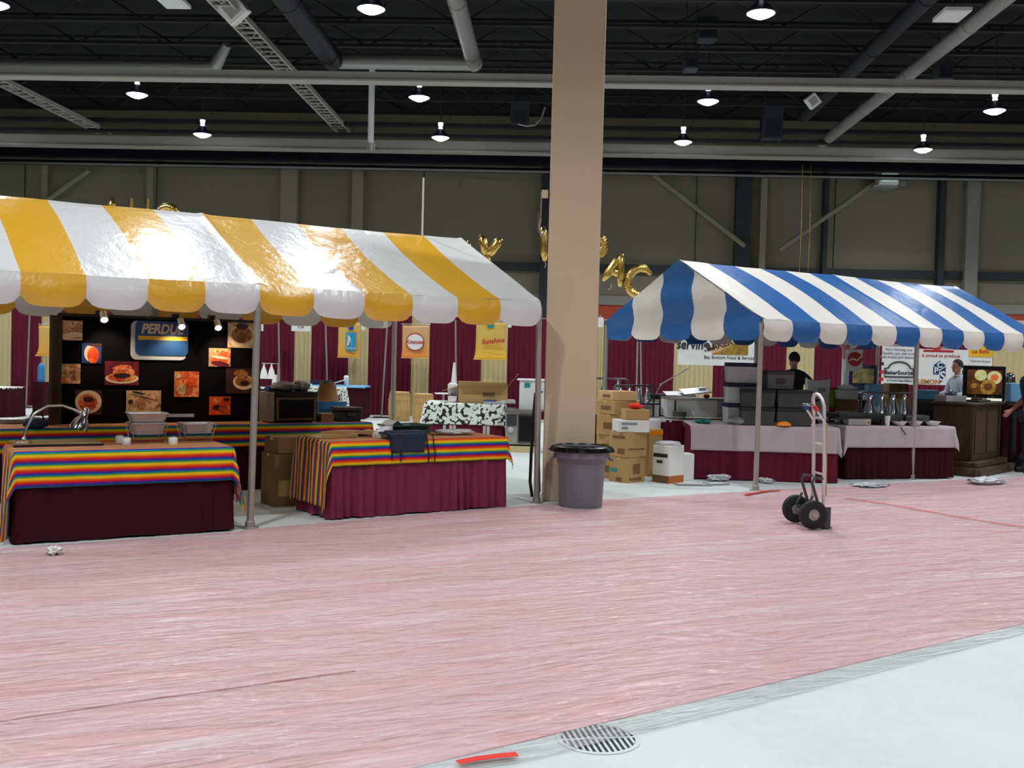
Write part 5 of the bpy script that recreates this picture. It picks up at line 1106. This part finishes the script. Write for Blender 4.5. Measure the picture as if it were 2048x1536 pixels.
tag(B().cbox(.34, .2, 0, .3).build('steel_case', M['darksteel'], None, atI(1852, 16.32), .08, bevel=.02), 'dark steel case under the light blue one behind the chrome lamps', 'case'); tag(B().cbox(.34, .2, 0, .15).build('blue_case', M['lightblue'], None, atI(1852, 16.32)+V((0, 0, .302)), .08, bevel=.02), 'wide light blue case below the cube logo banner', 'case')
# on table E
def atE(u, v, z=TH+.012): return V((eL.x+u*cos(aE)-v*sin(aE), eL.y+u*sin(aE)+v*cos(aE), z))
t = thing('warming_plate', 'black flat warming plate at the left of the right white table', 'hot plate', atE(.32, .3, TH+.1), aE); B().box(-.38, .38, -.22, .22, 0, .05).build('plate', M['black'], t, bevel=.008); B().box(-.36, .36, -.2, .2, .05, .065).build('rim', M['darksteel'], t)
for x in (-.3, .3):
    for y in (-.16, .16): B().tube([(x, y, -.085), (x, y, .01)], .014, 8).build('foot', M['black'], t)
carton('beige_box', 'low beige box with a dark outlet plate under the warming plate', atE(.22, .08), aE, .34, .1, .085, 'foam', tape=False, marks=[('f', .8, .97, .1, .9, 'cream'), ('f', .84, .88, .3, .7, 'black'), ('f', .9, .94, .3, .7, 'black')])
P = atE(.66, .06); tag(B().lathe([(.028, 0), (.038, .13), (.04, .132), (.035, .13), (.025, .006), (.001, .006)], 18).build('paper_cup', M['white'], None, P), 'tall white cup before the chrome lamps on the right white table', 'cup')
for i, u in enumerate((.86, 1.1, 1.38)): tag(B().lathe([(.06, 0), (.1, .05), (.115, .06), (.105, .058), (.055, .008), (.001, .008)], 24).build('white_bowl', M['white'], None, atE(u, .08)), ('left', 'middle', 'right')[i]+' one of three white bowls along the front of the right white table', 'bowl', 'white bowls on the right table')
lampbar('four-lamp chrome heat lamp bar on the right white table', atE(.95, .5), aE, .82, .43, 4, .2)
for i, u in enumerate((.78, 1.2)):
    t = thing('food_warmer', ('left', 'right')[i]+' dark steel food warmer under the chrome lamps', 'food warmer', atE(u, .24), aE); B().box(-.19, .19, -.09, .09, 0, .13).build('well', M['darksteel'], t, bevel=.008); B().box(-.17, .17, -.085, .085, .13, .136).build('pan', M['greentray' if i == 0 else 'wood_dark'], t)
B().tube([(0, 0, 0), (.05, -.1, -.01), (.07, -.135, -.1)], .005, 6)
o = B().tube([atE(.7, .3), atE(.78, .02)+V((0, 0, .008)), atE(.82, -.03)+V((0, 0, -.03)), atE(.88, -.05)+V((0, 0, -.12))], .006, 6).build('power_cord', M['black']); tag(o, 'thin dark cord over the front edge of the right white cloth', 'cord')
# post, menu board
P = yp(1690, 760, 18); t = thing('white_sign_post', 'white post with red and white round signs behind the white bucket', 'sign', (P.x, 18, 0))
B().tube([(0, 0, 0), (0, 0, 1.95)], .06, 14).build('post', M['white'], t); B().box(-.02, .26, -.08, -.04, 1.42, 1.78).build('sign_panel', M['white'], t); B().at((.13, -.085, 1.62), 0, pi/2).lathe([(.12, 0), (.12, .01), (.001, .012)], 24).build('red_disc', M['red'], t); B().tube([(0, 0, 1.62), (0, 0, 1.86)], .064, 14).build('red_wrap', mat('faded_red', '#d98a86', .6), t); B().tube([(.04, -.1, 1.6), (.08, -.1, 1.63), (.12, -.1, 1.62), (.16, -.1, 1.6), (.2, -.1, 1.64), (.23, -.1, 1.67)], .012, 6).build('white_wave', M['white'], t)
P0_, P1_ = yp(1697, 768, 18.6), yp(1752, 731, 18.6); t = thing('menu_board', 'dark menu board with a food picture left of the outline logo banner', 'menu board', (P0_.x, 18.6, 0)); w, h = P1_.x-P0_.x, P1_.z
B().box(0, w, -.02, .02, P0_.z-.15, h).build('panel', M['navy'], t); B().box(.06, w-.04, -.028, -.018, P0_.z+.02, h-.06).build('picture', foodmat('menu_food', [(.3, '#4b4a2c'), (.5, '#8c8a58'), (.62, '#c98a3a'), (.75, '#b7b48e')], 7), t); B().box(w/2-.03, w/2+.03, 0, .04, 0, h-.1).build('leg', M['black'], t)
# wooden counter
V0 = V((5.93, 15.12, 0)); pa = rad(50); pc = thing('wooden_counter', 'dark panelled wooden counter on stepped bases at the right', 'counter', V0, pa)
Lr, Ll, H = 1.12, .56, 1.03
def stepped(off, z0, z1, nm, mm='panelling'): B().box(-off, Lr+off, -off, Ll+off, z0, z1).build(nm, M[mm], pc, bevel=.012)
stepped(.2, 0, .12, 'lower_step', 'wood_board' if False else 'panelling'); stepped(.12, .12, .2, 'upper_step'); stepped(0, .2, H-.04, 'body'); stepped(.05, H-.04, H, 'counter_top', 'wood_dark')
for a_ in (.1, .6): B().box(a_, a_+.42, -.012, 0, .3, H-.12).build('panel', M['panelling'], pc, bevel=.008)
for a_ in (0, Lr): B().box(a_-.02, a_+.02, -.02, .02, .2, H-.04).build('corner_post', M['wood_dark'], pc)
# tray on counter, citrus display
def atP(u, v, z=H+.004): return V((V0.x+u*cos(pa)-v*sin(pa), V0.y+u*sin(pa)+v*cos(pa), z))
t = thing('steel_well', 'steel food well at the left end of the wooden counter', 'food warmer', atP(.12, .36), pa-.5); B().box(-.18, .18, -.12, .12, 0, .09).build('well', M['foam'], t, bevel=.006); B().lathe([(.07, .09), (.1, .11), (.02, .16), (.001, .165)], 18).build('lid', M['chrome'], t)
t = thing('dark_tray', 'dark tray of small items on the wooden counter before the citrus display', 'tray', atP(.55, .1), pa); B().box(-.25, .25, -.08, .12, 0, .03).build('tray', M['darkgrey'], t, bevel=.006); B().box(-.2, -.05, -.05, .05, .03, .06).build('card', M['wood_dark'], t); B().box(.05, .2, -.04, .06, .03, .05).build('packet', M['foam'], t)
a, b_ = yp(1938, 800, 16.45), yp(2021, 733, 16.45); w, h = b_.x-a.x, b_.z-a.z
dt = table('small skirted table behind the wooden counter', (a.x-.1, 16.72), 0, 1.5, .55, 'maroon_dark', z=a.z-.03)
t = thing('juice_dispenser', 'beverage dispenser with a lit citrus picture behind the wooden counter', 'dispenser', (a.x+.03, 16.8, a.z-.02), rad(-20))
B().box(0, w, 0, .3, 0, h+.02).build('cabinet', M['black'], t, bevel=.015)
M['scr'] = foodmat('citrus_glow', [(.3, '#1d0f04'), (.5, '#5a3410'), (.68, '#8a5a1e'), (.8, '#b48a3c')], 5, .3, .5)
def em(n, c, e): M[n] = mat(n, c, .4, var=.1, emit=e)
for n_, st_, e_ in (('cit_pale', [(.3, '#a8a85c'), (.5, '#dedb98'), (.75, '#f2efc4')], .55), ('cit_orange', [(.3, '#c04a1c'), (.5, '#e06a30'), (.7, '#f0a070')], .55), ('cit_rind', [(.3, '#8a6420'), (.5, '#b88c34'), (.7, '#d8b45c')], .42), ('cit_brown', [(.3, '#3c1e0a'), (.5, '#7a4418'), (.7, '#a8682a')], .4)): M[n_] = foodmat(n_, st_, 22, .3, e_); em('striplight', '#eef2d8', .9)
B().box(.1*w, .92*w, -.012, .0, .2*h, .92*h).build('picture', M['scr'], t)
for i, (cx, cz, r, m1, m2) in enumerate(((.42, .76, .16, 'cit_pale', 'cit_pale'), (.74, .7, .19, 'cit_pale', 'cit_orange'), (.6, .42, .21, 'cit_rind', 'cit_brown'), (.27, .45, .14, 'cit_brown', 'cit_rind'))):
    bb = B(); bb.at((cx*w, -.0135-.0015*i, cz*h), 0, pi/2); bb.lathe([(r*w*.9, 0), (r*w*.9, .001), (r*w*.72, .0012)], 28, 0); bb.lathe([(r*w*.72, .0011), (.001, .0014)], 28, 1); bb.build('fruit_slice', [M[m1], M[m2]], t, smooth=0)
B().box(.08*w, .5*w, -.016, -.0, .02*h, .09*h).build('light_strip', M['striplight'], t); B().box(.55*w, .93*w, -.016, -.0, .02*h, .09*h).build('light_strip', M['striplight'], t); B().box(.5*w, .55*w, -.03, 0, 0, .2*h).build('nozzle_panel', M['black'], t)
for x in (.3, .62, .7): B().tube([(x*w, -.03, .12*h), (x*w, -.03, .18*h)], .014, 8).build('tap', M['chrome'], t)
P = yp(2032, 775, 16.7); t = thing('coffee_urn', 'chrome urn right of the citrus display', 'urn', (P.x, 16.95, a.z-.02)); B().lathe([(.08, 0), (.09, .04), (.07, .06), (.085, .1), (.09, .36), (.07, .42), (.03, .45), (.001, .46)], 20).build('body', M['chrome'], t); B().tube([(0, -.09, .14), (0, -.12, .13)], .012, 8).build('tap', M['black'], t); B().lathe([(.092, .2), (.092, .26)], 20).build('band', M['black'], t)
P = yp(2036, 806, 16.2); tag(B().cbox(.2, .2, 0, .3).build('blue_crate', M['lightblue'], None, (P.x+.02, 16.4, P.z), bevel=.02), 'light blue box at the right edge beside the citrus display', 'box')
st = thing('box_stand', 'dark stand carrying the light blue box at the right edge', 'stand', (P.x+.02, 16.4, 0)); B().cbox(.26, .26, P.z-.04, P.z-.002).build('top', M['wood_dark'], st); B().tube([(0, 0, 0), (0, 0, P.z-.04)], .05, 10).build('post', M['black'], st); B().cbox(.24, .24, 0, .02).build('base', M['black'], st)
P = gp(2030, 938); t = thing('duffel_bag', 'black bag on the floor at the right edge beside the counter steps', 'bag', (P.x+.2, P.y+.02, 0), pa); B().at((0, 0, .14)).ell((0, 0, 0), (.32, .17, .14), None, 20, 10, .05).build('bag', M['black'], t, smooth=50); B().tube([(-.12, 0, .26), (-.06, 0, .36), (.06, 0, .36), (.12, 0, .26)], .012, 8).build('handle', M['black'], t)

# ================================================================== PEOPLE
def skin_mesh(joints, edges, rad_, root, sub=2):
    me = bpy.data.meshes.new('tmp'); me.from_pydata([V(p) for p in joints], edges, []); o = bpy.data.objects.new('tmp', me); COL.objects.link(o)
    md = o.modifiers.new('s', 'SKIN'); md.use_smooth_shade = True; md.branch_smoothing = .3
    for i, sv in enumerate(me.skin_vertices[0].data):
        r = rad_[i]; sv.radius = r if isinstance(r, tuple) else (r, r); sv.use_root = (i == root)
    sb = o.modifiers.new('u', 'SUBSURF'); sb.levels = sub; sb.render_levels = sub
    dg = bpy.context.evaluated_depsgraph_get(); dg.update(); m = bpy.data.meshes.new_from_object(o.evaluated_get(dg)); bpy.data.objects.remove(o); return m
def person(label, loc, rz, S=1, head_turn=0, arms=None, lean=0, top='jacket', bottom='trousers', sleeve=.25):
    """standing figure facing local -y; S scales a 1.75 m body"""
    t = thing('person', label, 'person', loc, rz)
    J = {}; names = []; pts = []; rr = []
    def j(n, p, r): J[n] = len(pts); names.append(n); pts.append(V(p)*S); rr.append(tuple(x*S for x in r) if isinstance(r, tuple) else r*S)
    j('pel', (0, 0, .95), (.15, .11)); j('wai', (0, -lean*.3, 1.1), (.13, .1)); j('che', (0, -lean*.7, 1.3), (.15, .115)); j('nkb', (0, -lean, 1.47), (.065, .065)); j('nk', (0, -lean*1.1, 1.53), .055); 
    for s, n in ((-1, 'l'), (1, 'r')):
        A = arms[n]; j('sh'+n, (s*.17, -lean*.9, 1.42), .07); j('el'+n, A[0], .045); j('wr'+n, A[1], .03)
        j('hip'+n, (s*.09, 0, .88), .095); j('kn'+n, (s*.1, -.01, .49), .062); j('an'+n, (s*.1, .02, .09), .042); j('toe'+n, (s*.11, -.14, .045), .036)
    E = [('pel', 'wai'), ('wai', 'che'), ('che', 'nkb'), ('nkb', 'nk')]
    for n in 'lr': E += [('che', 'sh'+n), ('sh'+n, 'el'+n), ('el'+n, 'wr'+n), ('pel', 'hip'+n), ('hip'+n, 'kn'+n), ('kn'+n, 'an'+n), ('an'+n, 'toe'+n)]
    me = skin_mesh(pts, [(J[a], J[b_]) for a, b_ in E], rr, 0)
    # head, ears, nose and hands joined to the body, then fused into one skin
    hc_ = V((0, -lean*1.15-.015, 1.645))*S; R = Matrix.Translation(hc_) @ Matrix.Rotation(head_turn, 4, 'Z'); bb = B(); bb.T = R
    bb.ell((0, .005*S, .02*S), (.076*S, .094*S, .105*S), None, 20, 14); bb.ell((0, -.03*S, -.055*S), (.056*S, .06*S, .06*S), None, 16, 10)
    bb.tube([V((0, -.088, .02))*S, V((0, -.112, -.015))*S, V((0, -.09, -.03))*S], [.01*S, .016*S, .012*S], 8)
    for s in (-1, 1): bb.ell((s*.076*S, .012*S, .0), (.012*S, .022*S, .032*S), None, 10, 8)
    bb.T = Matrix.Identity(4); bb.tube([V((0, -lean*1.05, 1.5))*S, hc_+V((0, .01*S, -.04*S))], .056*S, 12)
    for n, s in (('l', -1), ('r', 1)):
        el, wr = V(arms[n][0])*S, V(arms[n][1])*S; d = (wr-el).normalized(); side = d.cross(V((s*1.0, .2, 0))).normalized(); side = V((0, -1, 0)) if side.length < .1 else side; pl = d.cross(side).normalized()
        bb.tube([wr-d*.02*S, wr+d*.04*S, wr+d*.085*S], [.027*S, .04*S, .036*S], 10, flat=.55) 
        for i in range(4):
            o_ = side*((i-1.5)*.019*S); L = (.07, .08, .076, .06)[i]*S; b0 = wr+d*.078*S+o_
            bb.tube([b0, b0+d*L*.5+pl*.004*S*s, b0+d*L*.85+pl*.02*S*s], [.0105*S, .0095*S, .008*S], 8)
        th0 = wr+d*.03*S+side*(-.03*S); bb.tube([th0, th0+d*.03*S-side*.025*S, th0+d*.065*S-side*.028*S], [.013*S, .012*S, .009*S], 8)
    ob = bpy.data.objects.new('tmp2', bb_mesh(bb, me)); COL.objects.link(ob)
    md = ob.modifiers.new('r', 'REMESH'); md.mode = 'VOXEL'; md.voxel_size = .0085*S; md.use_smooth_shade = True
    dg = bpy.context.evaluated_depsgraph_get(); dg.update(); fin = bpy.data.meshes.new_from_object(ob.evaluated_get(dg)); bpy.data.objects.remove(ob)
    fin.materials.clear(); fin.materials.append(M['skin'])
    body = bpy.data.objects.new('body', fin); COL.objects.link(body); body.parent = t
    for s in (-1, 1):
        e = B(); e.T = R; e.ell((s*.03*S, -.083*S, .018*S), (.011*S, .008*S, .007*S), None, 10, 6); e.build('eye', M['ink'], t)
    mo = B(); mo.T = R; mo.ell((0, -.086*S, -.058*S), (.024*S, .01*S, .006*S), None, 10, 6); mo.build('mouth', mat('lips', '#8e5348', .5), t)
    hr = B(); hr.T = R
    hr.grid(lambda u, v: (lambda a, b_: (.083*S*cos(a)*cos(b_), .012*S+.1*S*sin(a)*cos(b_)*1.0, .03*S+.112*S*sin(b_)))(2*pi*u, pi/2-(pi/2+.45*max(0, sin(2*pi*u))+(.2 if abs(sin(2*pi*u)) < .5 else 0)-.75*max(0, -sin(2*pi*u)))*v), 36, 10)
    hr.build('hair', M['hair'], t, smooth=80, solid=.012*S)
    # clothing follows the body: the same skeleton with a little more radius
    def garment(nm, keep, grow, m_, extra=None):
        ks = [n for n in names if n in keep]; ix = {n: i for i, n in enumerate(ks)}; P_ = [pts[J[n]].copy() for n in ks]
        if extra:
            for n, q in extra.items():
                if n in ix: P_[ix[n]] = q
        r_ = [tuple(x+grow*S for x in rr[J[n]]) if isinstance(rr[J[n]], tuple) else rr[J[n]]+grow*S for n in ks]
        r_ = [tuple(x+(.03*S if n == 'nkb' else .018*S if n == 'che' and nm == 'shirt' else 0) for x in q) if isinstance(q, tuple) else q for n, q in zip(ks, r_)]; mm = skin_mesh(P_, [(ix[a], ix[b_]) for a, b_ in E if a in ix and b_ in ix], r_, 0); mm.materials.clear(); mm.materials.append(M[m_]); o = bpy.data.objects.new(nm, mm); COL.objects.link(o); o.parent = t
    cut = {}
    for n in 'lr':
        el, wr = pts[J['el'+n]], pts[J['wr'+n]]; cut['wr'+n] = el.lerp(wr, sleeve)
    garment('trousers', {'pel', 'hipl', 'knl', 'anl', 'hipr', 'knr', 'anr'}, .016, bottom)
    cut['nk'] = pts[J['nkb']].lerp(pts[J['nk']], .55)
    garment(top, {'pel', 'wai', 'che', 'nkb', 'nk', 'shl', 'ell', 'wrl', 'shr', 'elr', 'wrr'}, .03, top, cut)
    for s in (-1, 1): B().tube([V((s*.1, .05, .05))*S, V((s*.1, -.03, .055))*S, V((s*.11, -.17, .04))*S], [.05*S, .055*S, .042*S], 12, flat=.9).build('shoe', M['black'], t)
    return t
def bb_mesh(bb, me):
    v0 = len(bb.v); vs = bb.v+[v.co.copy() for v in me.vertices]; fs = bb.f+[[i+v0 for i in p.vertices] for p in me.polygons]
    m = bpy.data.meshes.new('j'); m.from_pydata(vs, [], fs); return m
AR = {'l': ((-.27, -.05, 1.14), (-.2, -.27, 1.06)), 'r': ((.27, -.05, 1.14), (.2, -.27, 1.06))}
P = yp(1582, 720, 16.6); AR1 = {'l': ((-.36, -.05, 1.12), (-.28, -.27, 1.03)), 'r': ((.36, -.05, 1.12), (.28, -.27, 1.03))}
person('person in a dark jacket seen from behind, standing behind the stacked totes', (P.x+.06, 16.6, 0), pi, .955, .35, AR1, .05, 'jacket', 'trousers', .95)
P = yp(1908, 740, 18.2); person('person in a white shirt in profile before the cube logo banner', (P.x+.12, 18.2, 0), rad(-78), .93, .1, {'l': ((-.24, -.12, 1.14), (-.16, -.36, 1.12)), 'r': ((.24, -.06, 1.14), (.18, -.3, 1.1))}, .06, 'shirt', 'trousers', .7)
P = yp(2060, 850, 15.7); person('person in a dark short-sleeved top at the right edge, forearm and hand in view', (P.x+.05, 15.75, 0), rad(-80), .97, 0, {'l': ((-.25, .05, 1.15), (-.24, -.2, .93)), 'r': ((.25, .05, 1.13), (.25, -.02, .86))}, .03, 'navyshirt', 'trousers', -.0+.05)

# ================================================================== LIGHT BALANCE
w = bpy.data.worlds.new('world'); SC.world = w; w.use_nodes = True; w.node_tree.nodes['Background'].inputs[0].default_value = (.02, .022, .03, 1)
vs = SC.view_settings; SC.display_settings.display_device = 'sRGB'; vs.view_transform = 'Standard'; vs.look = 'None'; vs.gamma = 1; vs.use_curve_mapping = False; vs.exposure = 0.0
SC.cycles.max_bounces = 5; SC.cycles.diffuse_bounces = 3; SC.cycles.glossy_bounces = 2; SC.cycles.transmission_bounces = 3; SC.cycles.transparent_max_bounces = 8; SC.cycles.use_adaptive_sampling = True; SC.cycles.adaptive_threshold = .06; SC.cycles.adaptive_min_samples = 12; SC.cycles.sample_clamp_indirect = 4; SC.cycles.use_denoising = True
SC.cycles.caustics_reflective = False; SC.cycles.caustics_refractive = False
